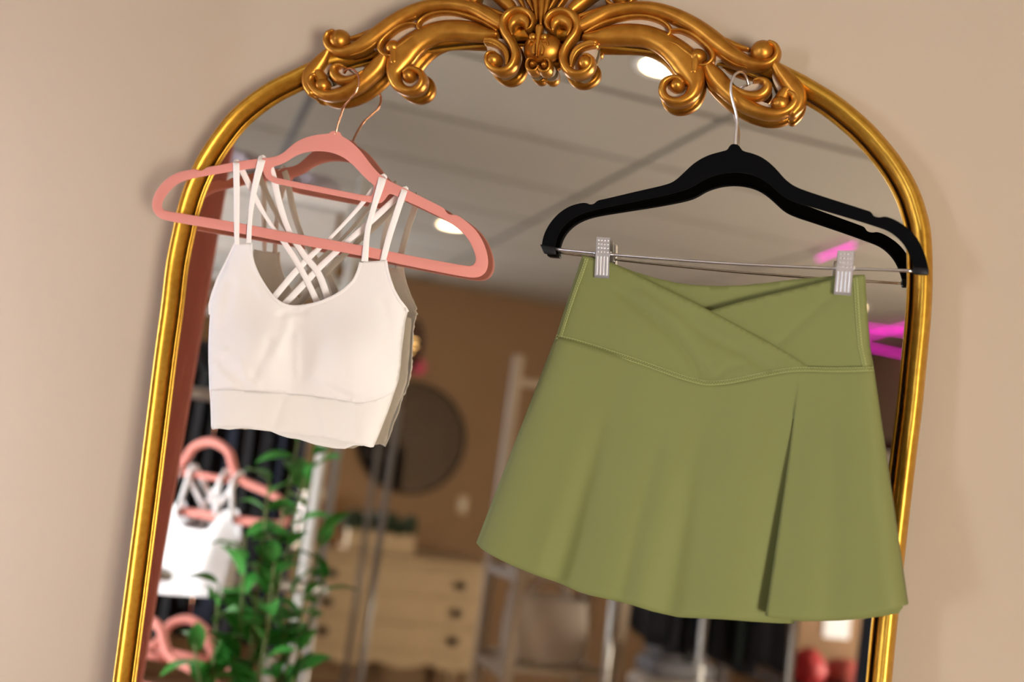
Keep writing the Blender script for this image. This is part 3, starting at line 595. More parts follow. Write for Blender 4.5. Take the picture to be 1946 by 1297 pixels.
# flared panel, with the deep pleat near its right side: columns of (seam x, hem x, hem y, hem lift)
hem = c8([(56, 722), (75, 746), (120, 775), (200, 815), (290, 852), (390, 885), (470, 922), (520, 938), (620, 960), (700, 980), (780, 1005), (890, 1030), (1000, 1035), (1100, 1040), (1200, 1048), (1300, 1054), (1365, 1056)])
flap = c8([(1250, 1024), (1280, 1033), (1350, 1040), (1450, 1042), (1550, 1038), (1650, 1027), (1750, 1003), (1837, 976)])
sy = lambda x: np.interp(x, seam2[:, 0], seam2[:, 1])
hm = resample(hem, 90); fl = resample(flap, 40)
xf = c8([(1392, 0)])[0][0]
cols = []
x_l, x_r = seam2[0][0], seam2[-1][0]
for i, p in enumerate(hm):
    u = i / 89; x = x_l + (xf - 2 - x_l) * (u ** .97); w = lambda c, s: math.exp(-((u - c) / s) ** 2)
    lift = .022 * math.sqrt(max(0, 1 - (1 - min(1, u / .10)) ** 2)) + .003 * math.sin(u * 17 + .4) - .006 * w(.27, .035) + .003 * w(.20, .04) - .004 * w(.475, .03) + .004 * w(.53, .05) - .003 * w(.62, .03) - .012 * w(1.0, .12)
    cols.append((x, p[0], p[1], lift))
a, b = hm[-1], fl[0]
for k in range(1, 5):
    u = k / 5; cols.append((xf - 2 + 4 * u, a[0] + (b[0] - a[0]) * u, a[1] + (b[1] - a[1]) * u, .009 + .022 * u ** 1.5))
for i, p in enumerate(fl):
    u = i / 39; cols.append((xf + 2 + (x_r - xf - 2) * u, p[0], p[1], .031 + .006 * math.sin(min(u, .5) * math.pi) - .030 * (1 - math.sqrt(max(0, 1 - max(0, (u - .82) / .18) ** 2))) - .004 * math.exp(-((u - .45) / .12) ** 2)))
NV = 44; v = []; f = []
len_l = len(hm)
for ci, (x, hx, hy, lift) in enumerate(cols):
    y0 = sy(x)
    for j in range(NV + 1):
        t = j / NV; zone = 1 if len_l - 14 <= ci < len_l + 12 else 0
        hs = hx if not zone else b[0] + (hx - b[0]) * (.15 if ci < len_l + 4 else 1) + (8 * (1 - (ci - len_l - 4) / 8) if ci >= len_l + 4 else 0)
        g_ = max(0, (t - .16) / .84) ** 1.2; px, py = x + (hs - x) * t + (hx - hs) * g_, y0 + (hy - y0) * t
        top = dB(x) + .0028 + .0132 * min(1, math.sqrt(max(0, 1 - (1 - min(1, min(x - x_l, x_r - x) / 34)) ** 2)))
        hemd = .020 + max(0, (hx - 910) / 815) * .030 + lift
        s = t ** (.9 + .6 * math.exp(-((ci - len_l - 2) / 14) ** 2)); v.append(PW(px, py, top * (1 - s) + hemd * s))
for i in range(len(cols) - 1):
    for j in range(NV): f.append([i * (NV + 1) + j, (i + 1) * (NV + 1) + j, (i + 1) * (NV + 1) + j + 1, i * (NV + 1) + j + 1])
o = obj('flare_front', v, f, SKIRT, sk); md = o.modifiers.new('thickness', 'SOLIDIFY'); md.thickness = .0012; md.offset = 0
hb = resample(c8([(60, 722), (120, 770), (290, 845), (520, 925), (780, 990), (1000, 1022), (1200, 1040), (1400, 1046), (1550, 1044), (1650, 1036), (1740, 1024), (1806, 1011), (1816, 990)]), 60); v = []; f = []
for i, p in enumerate(hb):
    u = i / 59; x = x_l + 2 + (x_r - x_l - 4) * u; y0 = sy(x); e = min(u, 1 - u) / .08; r = math.sqrt(max(0, 1 - (1 - min(1, e)) ** 2))
    for j in range(25):
        t = j / 24; v.append(PW(x + (p[0] - x) * t, y0 + (p[1] - y0) * t, (dB(x) - .002) * (1 - t) + (.020 + max(0, (p[0] - 910) / 815) * .026 + .003 * math.sin(u * 30)) * t - .010 * r * math.sin(t * 1.57) * (1 - .8 * u)))
for i in range(59):
    for j in range(24): f.append([i * 25 + j, (i + 1) * 25 + j, (i + 1) * 25 + j + 1, i * 25 + j + 1])
o = obj('flare_back', v, f, SKIRT, sk); md = o.modifiers.new('thickness', 'SOLIDIFY'); md.thickness = .0012; md.offset = 0
# seams: a raised cord with zigzag stitches
def stitched(name, line, dfn, w):
    l = resample(line[:, :2], 60); d = dfn(l); ribbon(name, np.column_stack([l, np.full(60, w), d + .0006]), SKIRT, sk, .0016, 2)
    L = seglen(l)[-1]; z = resample(line[:, :2], int(L / 2.6)); t = np.gradient(z, axis=0); t /= np.linalg.norm(t, axis=1)[:, None]; nn = np.stack([-t[:, 1], t[:, 0]], 1)
    zz = z + nn * (w * .72 * np.where(np.arange(len(z)) % 2, 1, -1))[:, None]; dz = dfn(zz)
    MB().tube([PW(x, y, k + .0017) for (x, y), k in zip(zz, dz)], .00042, 5).build('stitching', THREAD, sk)
    for sgn in (-1, 1):
        e = z + nn * (w * .95 * sgn); de = dfn(e); MB().tube([PW(x, y, k + .0014) for (x, y), k in zip(e, de)], .00045, 5).build('stitching', THREAD, sk)
YL = yoke_d(.0032, .0135)
stitched('waist_seam', seam2, YL, 3.6)
stitched('side_seam', c7([(1732, 165), (1738, 250), (1747, 400), (1760, 540), (1785, 650)]), yoke_d(.0012, .013), 3.4)
stitched('side_seam', c7([(272, 62), (246, 140), (216, 220), (178, 330), (146, 430), (128, 490)]), YL, 2.6)
#================================================================== THE SHOP BEHIND THE CAMERA (seen in the glass)
VELV = mat('rose_velvet', '#c0776d', .9, sheen=.4, bump=.15, bscale=300)
WIRE = mat('white_wire', '#d9d9d6', .4)
STEEL = mat('grey_steel', '#9a9692', .35, .6)
FAB = mat('white_canvas', '#dcdad6', .9, var=.06, vscale=40, bump=.3, bscale=300)
DARKS = [mat('black_cloth', '#141418', .9), mat('navy_cloth', '#1a2030', .9), mat('charcoal_cloth', '#232326', .9), mat('dark_green_cloth', '#1b2620', .9)]
BAGS = mat('clear_plastic', '#b9b0ba', .4, trans=.3, bump=.6, bscale=40)
LEAF = mat('plant_leaf', '#3f8f3a', .35, var=.3, vscale=20); STEM = mat('plant_stem', '#6d7a45', .7)
TOTE = mat('tote_canvas', '#c6b8aa', .9, bump=.3, bscale=300); CREAMP = mat('cream_paint', '#b99d76', .6, var=.08, vscale=10); DKNOB = mat('dark_bronze', '#2c241d', .4, .7)
CARD = mat('cardboard', '#8a6a4c', .9); PAPER = mat('white_paper', '#e8e6ea', .8); REDC = mat('red_plastic', '#b01218', .6); CORAL = mat('coral_cloth', '#a8483f', .9)
BOXW = mat('boxwood', '#2c3a1c', .8, var=.4, vscale=60); WOOD = mat('oak', '#8a6238', .6, var=.2, vscale=10); BEADW = mat('brown_beads', '#4a2f20', .6)
WHT = mat('white_bra_knit', '#f2f2f4', .9)
ORD = ['first', 'second', 'third', 'fourth', 'fifth', 'sixth', 'seventh', 'eighth', 'ninth', 'tenth', 'eleventh', 'twelfth', 'thirteenth']
def RW(a, b, z): return rb(a, b, z)
TURN = -.6
def RT(a, b, z, a0=-.51, b0=1.555):      # turned about the hook of the upper pink hanger
    x, y = a - a0, b - b0; return rb(a0 + x * math.cos(TURN) - y * math.sin(TURN), b0 + x * math.sin(TURN) + y * math.cos(TURN), z)
# velvet curtain beside the mirror, on a rod
pa, pb = np.array([-.945, -.385]), np.array([-1.62, -.20]); v = []; f = []; NU, NZ = 90, 14
t_ = (pb - pa) / np.linalg.norm(pb - pa); nrm_ = np.array([-t_[1], t_[0]]); L_ = np.linalg.norm(pb - pa)
for i in range(NU + 1):
    u = i / NU; w = .030 * math.sin(u * 30 + .8) * min(1, u * 9) + .012 * math.sin(u * 71)
    if u < .045: w -= .035 * (1 - (u / .045)) ** 2
    for j in range(NZ + 1):
        z = .02 + 2.28 * j / NZ; k = 1 - .35 * j / NZ; p = pa + t_ * (u * L_) + nrm_ * w * k; v.append([*p, z])
for i in range(NU):
    for j in range(NZ): q = i * (NZ + 1) + j; f.append([q, q + NZ + 1, q + NZ + 2, q + 1])
cu = tag(obj('curtain', v, f, VELV), 'dusty rose velvet curtain hanging beside the gold mirror', 'curtain'); md = cu.modifiers.new('thickness', 'SOLIDIFY'); md.thickness = .006
t = thing('curtain_rod', 'slim brass curtain rod carrying the rose velvet curtain', 'curtain rod', [*pa, 2.32])
e0, e1 = pa - t_ * .05, pa + t_ * .82
BRASS = mat('brass', '#b08a4a', .3, 1)
MB().tube([[*e0, 2.33], [*e1, 2.33]], .011, 12).build('pole', BRASS, t); MB().ball([*e0, 2.33], .02).build('finial', BRASS, t)
for s in (.06, .6): q = pa + t_ * s; MB().tube([[*q, 2.33], [*q, CEIL - .001]], .006, 8).build('ceiling_bracket', BRASS, t)
# wire shelving unit
t = thing('wire_shelf_unit', 'white wire shelving unit with dark clothes under its top shelf', 'shelf', RW(-.45, 2.3, 0))
for a in (-.80, -.185):
    for b in (2.06, 2.50): MB().tube([RW(a, b, 0), RW(a, b, 2.24)], .016, 12).build('post', WIRE, t)
for z in (1.93, .35):
    mb = MB()
    for b in np.linspace(2.06, 2.50, 9): mb.tube([RW(-.80, b, z), RW(-.185, b, z)], .004, 6)
    for a in np.linspace(-.80, -.185, 4): mb.tube([RW(a, 2.06, z - .006), RW(a, 2.5, z - .006)], .004, 6)
    for b in (2.06, 2.5):
        mb.tube([RW(-.80, b, z - .05), RW(-.185, b, z - .05)], .005, 6)
        mb.tube([RW(-.80 + .615 * k / 20, b, z - (.05 if k % 2 else 0)) for k in range(21)], .003, 6)
    mb.build('wire_shelf', WIRE, t)
MB().tube([RW(-.80, 2.28, 1.80), RW(-.185, 2.28, 1.80)], .012, 10).build('hanging_rail', WIRE, t)
for a in (-.80, -.185): MB().tube([RW(a, 2.06, 1.80), RW(a, 2.50, 1.80)], .008, 8).build('rail_support', WIRE, t)
t = thing('storage_bin', 'white canvas storage bin with lid on the wire shelf', 'storage bin', RW(-.42, 2.26, 1.936))
mb = MB(); mb.hexa([RW(*q) for q in ((-.66, 2.08, 1.936), (-.24, 2.08, 1.936), (-.24, 2.44, 1.936), (-.66, 2.44, 1.936), (-.68, 2.07, 2.13), (-.22, 2.07, 2.13), (-.22, 2.46, 2.13), (-.68, 2.46, 2.13))]); mb.build('body', FAB, t, smooth=False, bevel=.012)
MB().rbox(-.69, -.21, 2.06, 2.47, 2.132, 2.175).build('lid', mat('white_lid', '#ecebe8', .6), t, smooth=False, bevel=.008)
MB().rbox(-.245, -.232, 2.05, 2.062, 1.98, 2.12).build('label_strip', CARD, t, smooth=False)
def blob(name, c, r, label, seed, group, material=BAGS):
    g = np.random.default_rng(seed); mb = MB().ball([0, 0, 0], 1, 22); ph = g.uniform(0, 6, 8); q = np.array(mb.v)
    k = 1 + .10 * np.sin(q[:, 0] * 6 + ph[0]) * np.sin(q[:, 1] * 7 + ph[1]) + .07 * np.sin(q[:, 2] * 11 + ph[2] + q[:, 0] * 5) + .04 * np.sin(q[:, 1] * 19 + ph[3])
    q = q * k[:, None]; q[:, 2] = np.maximum(q[:, 2], -.72); w = np.array([AX * x * r[0] + BX * y * r[1] + ZX * z * r[2] for x, y, z in q]) + np.asarray(c) + np.array([0, 0, .72 * r[2]])
    return tag(fixn(obj(name, w, mb.f, material)), label, 'bag', group)
blob('plastic_bag', RW(-.54, 2.20, 2.176), (.11, .10, .055), 'clear plastic bag of dark clothes on the left of the bin lid', 1, 'plastic bags on the storage bin')
blob('plastic_bag', RW(-.33, 2.22, 2.176), (.10, .10, .045), 'flat clear plastic bag on the right of the bin lid', 2, 'plastic bags on the storage bin')
def garment(a, b, zt, wid, ln, yaw, material, label, group, name='hanging_top', kind='clothes', seed=0):
    g = np.random.default_rng(seed); u = np.array([math.cos(yaw), math.sin(yaw), 0]); w = np.array([-math.sin(yaw), math.cos(yaw), 0]); base = RW(a, b, 0)
    t = thing(name, label, kind, base + ZX * (zt - ln), group); NU, NV = 20, 12; ph = g.uniform(0, 6, 3); v = []; f = []
    for sgn in (-1, 1):
        for i in range(NU + 1):
            x = -1 + 2 * i / NU; sh = zt - .03 - .10 * abs(x) ** 1.3
            for j in range(NV + 1):
                s = j / NV; hw = wid / 2 * (1 + .08 * s); z = sh + (zt - ln + .012 * math.sin(x * 9 + ph[0]) - sh) * s
                y = sgn * .016 * math.sqrt(max(0, 1 - x * x)) * (1 + .5 * s) + .018 * s * math.sin(x * 7 + ph[1]) + .008 * s * math.sin(x * 15 + ph[2])
                v.append(base + u * x * hw + w * y + ZX * z)
    K = (NU + 1) * (NV + 1)
    for sgn in range(2):
        for i in range(NU):
            for j in range(NV): q = sgn * K + i * (NV + 1) + j; f.append([q, q + NV + 1, q + NV + 2, q + 1])
    for i in range(NU): q = i * (NV + 1); f.append([q, q + NV + 1, K + q + NV + 1, K + q]); q += NV; f.append([q, q + NV + 1, K + q + NV + 1, K + q])
    fixn(obj('cloth', v, f, material, t))
    hk_ = [base + ZX * (zt - .04), base + ZX * (zt + .02)] + [base + w * 0 + u * (.022 * math.sin(q) ) + ZX * (zt + .045 - .022 * math.cos(q)) for q in np.linspace(.3, 4.2, 9)]
    MB().tube(hk_, .0016, 6).build('hook', CHROME, t)
    return t
for i, a in enumerate(np.linspace(-.72, -.33, 9)):
    garment(a, 2.28, 1.742, .40, .78 + .05 * (i % 3), ROT_ROOM + 1.57 - .5 + .04 * math.sin(i * 3), DARKS[i % 3], f'{ORD[i]} dark top from the left in the row under the wire shelf', 'dark tops under the wire shelf', seed=i)
# two-tier rail with pink hangers and a white bra
t = thing('garment_rail', 'low grey two-tier garment rail with pink hangers in front of wire shelf', 'clothes rack', RW(-.5, 1.55, 0))
for a in (-1.05, -.20):
    MB().tube([RW(a, 1.70, 0), RW(a, 1.70, 1.53)], .012, 10).build('post', STEEL, t); MB().tube([RW(a, 1.45, .012), RW(a, 1.95, .012)], .012, 10).build('foot', STEEL, t)
    for z in (1.53, 1.115): MB().tube([RW(a, 1.70, z), RW(a, 1.555, z)], .010, 8).build('arm', STEEL, t)
for z in (1.53, 1.115): MB().tube([RW(-1.05, 1.555, z), RW(-.20, 1.555, z)], .015, 12).build('rail', STEEL, t)
HM = None
def pink_hanger(a, b, zt, label):
    t = thing('velvet_hanger', label, 'hanger', RW(a, b, zt - .20), 'pink hangers on the garment rail')
    k = lambda s, z: RT(a + s, b, zt + z, a, b)
    up = cat([(-.215, -.155), (-.205, -.125), (-.17, -.105), (-.09, -.085), (-.065, -.06), (-.045, -.025), (0, -.008), (.045, -.025), (.065, -.06), (.09, -.085), (.17, -.105), (.205, -.125), (.215, -.155), (.20, -.172), (.1, -.174), (0, -.175), (-.1, -.174), (-.20, -.172)], 4, True)
    MB().tube([k(*p) for p in up], .0105, 8, True).build('body', PINK, t)
    MB().tube([k(-.07, -.088), k(.07, -.088)], .008, 8).build('accessory_bar', PINK, t)
    MB().tube([k(0, 0), k(0, .05)] + [k(.022 * math.sin(q), .072 - .022 * math.cos(q)) for q in np.linspace(.3, 4.4, 10)], .0018, 6).build('hook', ROSEG, t)
    return t
pink_hanger(-.515, 1.555, 1.432, 'pink velvet hanger on the upper tier of the grey rail')
pink_hanger(-.60, 1.53, 1.03, 'pink velvet hanger on the left of the lower rail tier')
pink_hanger(-.50, 1.575, 1.025, 'pink velvet hanger on the right of the lower rail tier')
t = thing('white_bra', 'bright white sports bra hanging on a pink hanger of the grey rail', 'bra', RW(-.51, 1.555, 1.06))
v = []; f = []; NU, NV = 24, 12
for sgn in (-1, 1):
    for i in range(NU + 1):
        x = -1 + 2 * i / NU; tp = 1.225 + .055 * math.exp(-((abs(x) - .62) / .20) ** 2) - .03 * max(0, abs(x) - .8) * 5
        for j in range(NV + 1):
            s = j / NV; z = tp + (1.075 + .01 * x - tp) * s; hw = .115 * (1 - .13 * s)
            v.append(RT(-.51 + x * hw, 1.555 - sgn * (.03 * math.sqrt(max(0, 1 - x * x)) * (1 + .5 * math.sin(s * 3.1) * math.exp(-((abs(x) - .45) / .3) ** 2))), z))
K = (NU + 1) * (NV + 1)
for s in range(2):
    for i in range(NU):
        for j in range(NV): q = s * K + i * (NV + 1) + j; f.append([q, q + NV + 1, q + NV + 2, q + 1])
fixn(obj('body', v, f, WHT, t))
for s0, s1 in ((-.09, .03), (-.05, .06), (.09, -.03), (.05, -.06)):
    MB().tube([RT(-.51 + s0, 1.53, 1.26), RT(-.51 + s0 * .8, 1.535, 1.34), RT(-.51 + s0 * .9, 1.55, 1.365)], .006, 6).build('strap', WHT, t)
    MB().tube([RT(-.51 + s0 * .9, 1.56, 1.365), RT(-.51 + (s0 + s1) / 2, 1.578, 1.29), RT(-.51 + s1, 1.58, 1.215)], .006, 6).build('back_strap', WHT, t)
# leafy potted plant
t = thing('potted_plant', 'tall leafy green plant in a white pot before the grey rail', 'plant', RW(-.36, 1.30, 0))
MB().lathe(RW(-.36, 1.30, 0), [(.001, 0), (.12, 0), (.155, .30), (.16, .34), (.148, .34), (.14, .28), (.001, .28)], 28).build('pot', mat('white_ceramic', '#e6e2da', .3), t)
MB().lathe(RW(-.36, 1.30, 0), [(.001, .30), (.143, .295)], 24).build('soil', mat('soil', '#2b211a', .95), t)
lv = []; lf = []; n = 7
for i in range(n + 1):
    s = i / n; w = .5 * math.sin(math.pi * s ** .8) ** .9
    for u, dz in ((-w, .08), (0, 0), (w, .08)): lv.append((s, u, dz * (w * 2) + .18 * math.sin(s * 2.4) - .10 * s))
for i in range(n):
    for j in range(2): lf.append([i * 3 + j, i * 3 + j + 1, (i + 1) * 3 + j + 1, (i + 1) * 3 + j])
lme = bpy.data.meshes.new('leaf'); lme.from_pydata(lv, [], lf); lme.update(); lme.polygons.foreach_set('use_smooth', [True] * len(lme.polygons)); lme.materials.append(LEAF)
g = np.random.default_rng(3); root = np.array(t.location); cnt = 0
tips = [(-.47, 1.29, 1.14), (-.43, 1.31, 1.24), (-.40, 1.30, 1.36), (-.35, 1.33, 1.45), (-.31, 1.35, 1.46), (-.33, 1.28, 1.38), (-.27, 1.31, 1.26), (-.25, 1.33, 1.16), (-.50, 1.27, 1.02), (-.37, 1.24, 1.20), (-.32, 1.30, 1.05), (-.42, 1.28, .98), (-.28, 1.27, .98)]
for a, b, z in tips:
    p0 = RW(-.36 + g.uniform(-.06, .06), 1.30 + g.uniform(-.06, .06), .29); p3 = RW(a, b, z); p1 = p0 * .55 + p3 * .45 + ZX * .1
    st = cat([p0, p1 * .6 + p0 * .4, p1, p3], 5); MB().tube(st, list(np.linspace(.006, .0025, len(st))), 6).build('stem', STEM, t)
    for k in range(18):
        u = .50 + .50 * k / 17; i = u * (len(st) - 1); i0 = int(min(i, len(st) - 2)); p = st[i0] + (st[i0 + 1] - st[i0]) * (i - i0)
        o = bpy.data.objects.new('leaf', lme); C.objects.link(o); o.parent = t; o.location = p - root
        L = g.uniform(.075, .115) * (1 if k < 12 else .8); o.scale = (L, L * g.uniform(.42, .55), L)
        o.rotation_euler = (g.uniform(-.5, .5), g.uniform(-.9, .35), g.uniform(0, 6.28)); cnt += 1
# beaded floor lamp
pc = RW(.185, 2.85, 1.86)
t = thing('floor_lamp', 'slim floor lamp with a small brown beaded globe shade', 'lamp', [pc[0], pc[1], 0])
mb = MB()
for k in range(9):
    zz = -.085 + .17 * k / 8; r = .062 * math.sqrt(max(.05, 1 - (zz / .105) ** 2)); mb.lathe(pc, [(r - .006, zz - .008), (r + .002, zz - .006), (r + .004, zz), (r + .002, zz + .006), (r - .006, zz + .008)], 20)
mb.build('bead_shade', BEADW, t)
MB().ball(pc, .035).build('bulb', mat('warm_bulb', '#ffd9a0', .5, emit=6, ecol='#ffca80'), t)
MB().tube([[pc[0], pc[1], .02], pc - ZX * .09], .007, 8).build('pole', STEEL, t); MB().lathe([pc[0], pc[1], 0], [(.001, 0), (.12, 0), (.12, .012), (.02, .022), (.001, .022)], 24).build('base', STEEL, t)
MB().lathe(pc, [(.012, .095), (.022, .085), (.022, .07), (.012, .065)], 14).build('cap', BRASS, t)
# round mirror on the back wall with a pink flower above
t = thing('round_mirror', 'round wall mirror with thin dark rim above the cream dresser', 'mirror', RW(.93, 5.79, 1.21))
o = MB().lathe(RW(.93, 5.785, 1.57), [(.001, 0), (.345, 0), (.345, -.010), (.001, -.010)], 48, -BX).build('glass', mat('darkened_mirror', '#77706a', .02, 1), t, smooth=False)  # plain mirror, its colour darkened to stand in for a dark reflection
MB().lathe(RW(.93, 5.795, 1.57), [(.345, 0), (.345, .018), (.352, .024), (.360, .018), (.360, 0)], 48, -BX).build('rim', DKNOB, t)
PNK = mat('pink_petals', '#d0506a', .8); mb = MB()
for k in range(7): mb.ball(RW(.90 + .03 * math.cos(k * .9), 5.77, 2.03 + .03 * math.sin(k * .9)), .026, 10)
tag(mb.build('paper_flower', PNK), 'pink paper flower pinned above the round mirror', 'flower')
t = thing('wall_outlet', 'small cream switch plate on the wall right of the dresser mirror', 'switch', RW(1.33, 5.797, 1.13)); MB().rbox(1.295, 1.365, 5.790, 5.799, 1.13, 1.245).build('plate', CREAMP, t, smooth=False, bevel=.002); MB().rbox(1.318, 1.342, 5.785, 5.791, 1.165, 1.21).build('toggle', WHITE, t, smooth=False)
# dresser
t = thing('dresser', 'cream painted dresser with dark knobs and scalloped base against back wall', 'dresser', RW(.78, 5.47, 0))
MB().rbox(.17, 1.39, 5.22, 5.72, .32, .835).build('body', CREAMP, t, smooth=False, bevel=.006); MB().rbox(.13, 1.43, 5.17, 5.74, .835, .87).build('top', CREAMP, t, smooth=False, bevel=.008)
for z0, z1 in ((.665, .815), (.505, .65), (.345, .49)):
    d = MB().rbox(.21, 1.35, 5.20, 5.222, z0, z1).build('drawer', CREAMP, t, smooth=False, bevel=.005)
    for a in (.44, 1.21): MB().ball(RW(a, 5.185, (z0 + z1) / 2), (.034, .02, .026), 12, [AX, BX, ZX]).build('knob', DKNOB, d)
ap = [(.17, .325)] + [(.17 + 1.22 * k / 36, .27 - .035 * abs(math.sin(k / 36 * math.pi * 4))) for k in range(37)] + [(1.39, .325)]
nn_ = len(ap); fixn(obj('apron', [RW(a, 5.222, z) for a, z in ap] + [RW(a, 5.245, z) for a, z in ap], [list(range(nn_)), list(range(nn_, 2 * nn_))] + [[i, (i + 1) % nn_, nn_ + (i + 1) % nn_, nn_ + i] for i in range(nn_)], CREAMP, t, smooth=False))
for a in (.20, 1.36):
    for b in (5.26, 5.68): MB().tube([RW(a, b, .33), RW(a, b, .2), RW(a, b, 0)], [.035, .028, .018], 10).build('leg', CREAMP, t)
t = thing('planter_box', 'low cream planter of clipped dark green boxwood on the dresser', 'plant', RW(.74, 5.42, .87))
MB().rbox(.54, .94, 5.34, 5.50, .87, .985).build('box', CREAMP, t, smooth=False, bevel=.005)
mb = MB(); g = np.random.default_rng(5)
for k in range(90): mb.ball(RW(.74 + g.uniform(-.21, .21), 5.42 + g.uniform(-.08, .08), 1.03 + g.uniform(-.04, .055)), g.uniform(.02, .035), 6)
mb.build('foliage', BOXW, t)
t = thing('gift_box', 'tan wooden box standing upright at the left end of the dresser', 'box', RW(.34, 5.42, .87)); MB().rbox(.25, .40, 5.34, 5.50, .87, 1.14).build('body', WOOD, t, smooth=False, bevel=.005); MB().rbox(.24, .41, 5.33, 5.51, 1.14, 1.17).build('lid', CREAMP, t, smooth=False, bevel=.004)
tag(MB().lathe(RW(.46, 5.40, .87), [(.001, 0), (.03, 0), (.034, .06), (.02, .10), (.012, .16), (.015, .17), (.001, .17)], 18).build('bud_vase', WOOD), 'small brown wooden bud vase beside the planter on the dresser', 'vase')
# slim rail in the middle of the shop, seen end on
t = thing('pipe_rack', 'slim grey empty clothes rail standing in front of the dresser', 'clothes rack', RW(.29, 3.5, 0))
for (a, b) in ((.225, 3.03), (.365, 4.0)):
    MB().tube([RW(a, b, 0), RW(a, b, 1.62)], .014, 10).build('post', STEEL, t); MB().tube([RW(a - .22, b, .014), RW(a + .22, b, .014)], .013, 10).build('foot', STEEL, t)
MB().tube([RW(.225, 3.03, 1.62), RW(.365, 4.0, 1.62)], .014, 10).build('rail', STEEL, t)
# ladder shelf with a tote
t = thing('ladder_shelf', 'white wooden ladder shelf holding a canvas tote near the dresser', 'shelf', RW(1.06, 3.3, 0))
LAD = mat('whitewash', '#a8957e', .7)
for a in (.83, 1.30):
    for b, h in ((3.12, 1.08), (3.50, 1.96)): MB().rbox(a - .020, a + .020, b - .020, b + .020, 0, h).build('post', LAD, t, smooth=False, bevel=.003)
for z in (.30, .68, 1.06): MB().rbox(.852, 1.278, 3.10, 3.52, z - .02, z).build('shelf', LAD, t, smooth=False, bevel=.003)
for z in (1.45, 1.86): MB().rbox(.852, 1.278, 3.485, 3.515, z - .035, z).build('rung', LAD, t, smooth=False, bevel=.003)
for z in (.28, .66, 1.04):
    for a in (.83, 1.30): MB().rbox(a - .015, a + .015, 3.142, 3.478, z - .03, z).build('side_rail', LAD, t, smooth=False)
t = thing('tote_bag', 'off-white canvas tote bag with handles on the ladder shelf', 'bag', RW(1.04, 3.31, .68))
v = []; f = []; TN, TV = 28, 10
for j in range(TV + 1):
    s = j / TV
    for i in range(TN):
        th_ = 2 * math.pi * i / TN; ex = lambda c: math.copysign(abs(c) ** .5, c); w = .17 + .01 * s; dp = .11 * (1 - .55 * s)
        v.append(RW(1.04 + w * ex(math.cos(th_)) + .006 * math.sin(th_ * 3 + s * 5), 3.31 + dp * ex(math.sin(th_)) + .006 * math.sin(th_ * 5 + s * 4), .681 + .27 * s + .01 * s * math.sin(th_ * 2)))
for j in range(TV):
    for i in range(TN): f.append([j * TN + i, j * TN + (i + 1) % TN, (j + 1) * TN + (i + 1) % TN, (j + 1) * TN + i])
f.append(list(range(TN))); fixn(obj('body', v, f, TOTE, t)).modifiers.new('thickness', 'SOLIDIFY').thickness = .003
for b in (3.28, 3.34): MB().tube(cat([RW(.96, b, .95), RW(.97, b, .985), RW(1.04, b, 1.02), RW(1.11, b, .985), RW(1.12, b, .95)], 5), .008, 6).build('handle', TOTE, t)
# rack of black clothes
rp0, rp1 = np.array([.94, 2.63]), np.array([1.70, 1.85])
def rk(s): return rp0 + (rp1 - rp0) * s
t = thing('clothing_rack', 'chrome clothing rack full of black tops facing the mirror', 'clothes rack', RW(*rk(.5), 0))
for s in (.08, .39, .67, .98): MB().tube([RW(*rk(s), 0), RW(*rk(s), 1.66)], .014, 12).build('post', CHROME if 0 else mat('satin_steel', '#b5b2ae', .3, .8), t)
MB().tube([RW(*rk(.0), 1.66), RW(*rk(1.02), 1.66)], .014, 12).build('rail', MATS['satin_steel'], t); MB().tube([RW(*rk(.0), .06), RW(*rk(1.02), .06)], .012, 12).build('base_bar', MATS['satin_steel'], t)
OFFR = np.array([.17, .19])
MB().tube([RW(*(rk(.06) + OFFR), 1.662), RW(*(rk(1.0) + OFFR), 1.662)], .012, 12).build('rear_rail', MATS['satin_steel'], t)
for s in (.08, .98): MB().tube([RW(*rk(s), 1.66), RW(*(rk(s) + OFFR), 1.662)], .010, 10).build('rail_arm', MATS['satin_steel'], t)
dirr = AX * (rp1 - rp0)[0] + BX * (rp1 - rp0)[1]; yw = math.atan2(dirr[1], dirr[0])
for i in range(10):
    s = .10 + .42 * i / 9
    if min(abs(s - k) for k in (.08, .39, .67)) < .025: s += .03
    a, b = rk(s) + OFFR; garment(a, b, 1.60, .42, .68 + .05 * ((i * 5) % 4) / 3, yw + 1.57 - .62, DARKS[[0, 0, 2, 0, 1, 0, 3, 0, 2, 0, 3, 1, 0][i]], f'{ORD[i]} dark top from the left on the full chrome rack', 'dark tops on the chrome rack', seed=40 + i)
a, b = rk(.885) + OFFR * .35; garment(a, b, 1.60, .26, .98, yw + 1.57 - .3, mat('denim', '#2a3444', .9, var=.2, vscale=60), 'long navy garment at the right end of the chrome rack', 'dark tops on the chrome rack', seed=77)
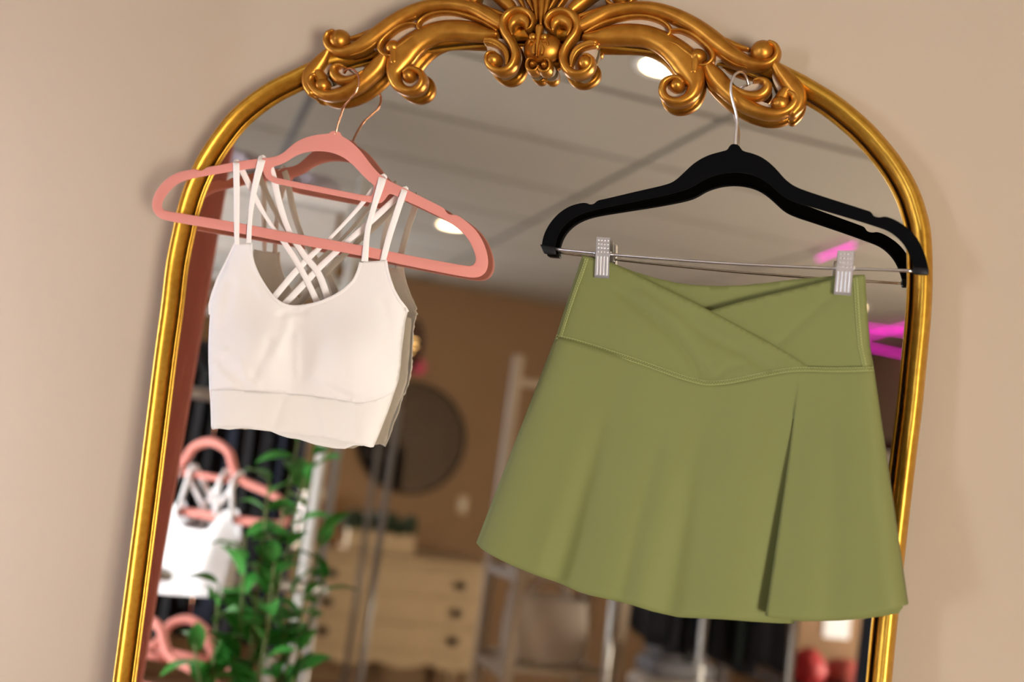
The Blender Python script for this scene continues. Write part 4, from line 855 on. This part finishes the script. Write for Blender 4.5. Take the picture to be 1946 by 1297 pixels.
# bench with folded tops, display table with box
t = thing('bench', 'low wooden bench under folded pale tops behind the chrome rack', 'bench', RW(1.6, 3.0, 0))
MB().rbox(1.37, 1.76, 2.93, 3.25, .58, .62).build('seat', WOOD, t, smooth=False, bevel=.004)
for a in (1.40, 1.73):
    for b in (2.96, 3.22): MB().rbox(a - .02, a + .02, b - .02, b + .02, 0, .58).build('leg', WOOD, t, smooth=False)
FOLD = [mat('pale_grey_cloth', '#b8b2ac', .9), mat('ivory_cloth', '#d2c6b8', .9), mat('grey_cloth', '#86868a', .9)]
for k, nm in enumerate(('ivory folded top at the bottom of the bench pile', 'pale grey folded top in the middle of the bench pile', 'darker grey folded top on the bench pile')):
    w = .17 - .03 * k; MB_ = MB().rbox(1.55 - w, 1.55 + w, 2.97 + .01 * k, 3.20, .622 + .075 * k, .694 + .075 * k)
    tag(MB_.build('folded_top', FOLD[(k + 1) % 3 if k < 2 else 2], bevel=.03), nm, 'clothes', 'folded tops on the bench')
t = thing('display_table', 'dark wooden display table carrying a cardboard box and red bags', 'table', RW(2.2, 2.9, 0))
DW = mat('dark_wood', '#3a2618', .5); MB().rbox(1.82, 2.62, 2.58, 3.28, .74, .78).build('top', DW, t, smooth=False, bevel=.004)
for a in (1.86, 2.58):
    for b in (2.62, 3.24): MB().rbox(a - .025, a + .025, b - .025, b + .025, 0, .74).build('leg', DW, t, smooth=False)
t = thing('cardboard_box', 'brown cardboard box with a white paper sheet taped on it', 'box', RW(2.25, 3.05, .78)); MB().rbox(1.99, 2.52, 2.95, 3.22, .781, 1.28).build('carton', CARD, t, smooth=False, bevel=.004); MB().rbox(2.15, 2.28, 2.945, 2.949, .93, 1.07).build('paper_sheet', PAPER, t, smooth=False)
blob('red_bag', RW(1.92, 2.70, .781), (.075, .06, .075), 'small bright red bag on the left of the display table', 11, 'bags on the display table', REDC)
blob('coral_pouch', RW(2.09, 2.71, .781), (.085, .06, .06), 'coral pink pouch beside the red bag on the table', 12, 'bags on the display table', CORAL)
# magenta light tubes under the ceiling
NEON = mat('magenta_tube', '#ff20e8', .4, emit=4, ecol='#ff18e0')
for (p, q), lb in zip([((1.99, 2.76), (2.045, 3.10)), ((3.10, 4.42), (3.62, 4.29)), ((3.50, 4.80), (3.30, 3.95)), ((3.60, 4.99), (4.06, 5.045))], ['short magenta light tube on the ceiling nearest the mirror', 'magenta light tube crossing another one near the right wall', 'long magenta light tube running toward the rear corner', 'magenta light tube farthest back in the right corner']):
    t = thing('light_tube', lb, 'light', RW((p[0] + q[0]) / 2, (p[1] + q[1]) / 2, 2.555), 'magenta light tubes')
    MB().tube([RW(*p, 2.57), RW(*q, 2.57)], .0038, 10).build('tube', NEON, t)
    for e in (p, q): MB().tube([RW(*e, 2.575), RW(*e, CEIL - .001)], .004, 8).build('clip', WHITE, t)
t = thing('wall_frame', 'small dark framed print low on the right wall under the magenta tubes', 'picture', RW(4.095, 5.15, 1.2)); MB().rbox(4.075, 4.098, 4.6, 5.7, 1.3, 1.98).build('frame', DARKS[2], t, smooth=False); MB().rbox(4.072, 4.076, 4.64, 5.66, 1.34, 1.945).build('print', mat('maroon_print', '#6a2a2c', .8), t, smooth=False);
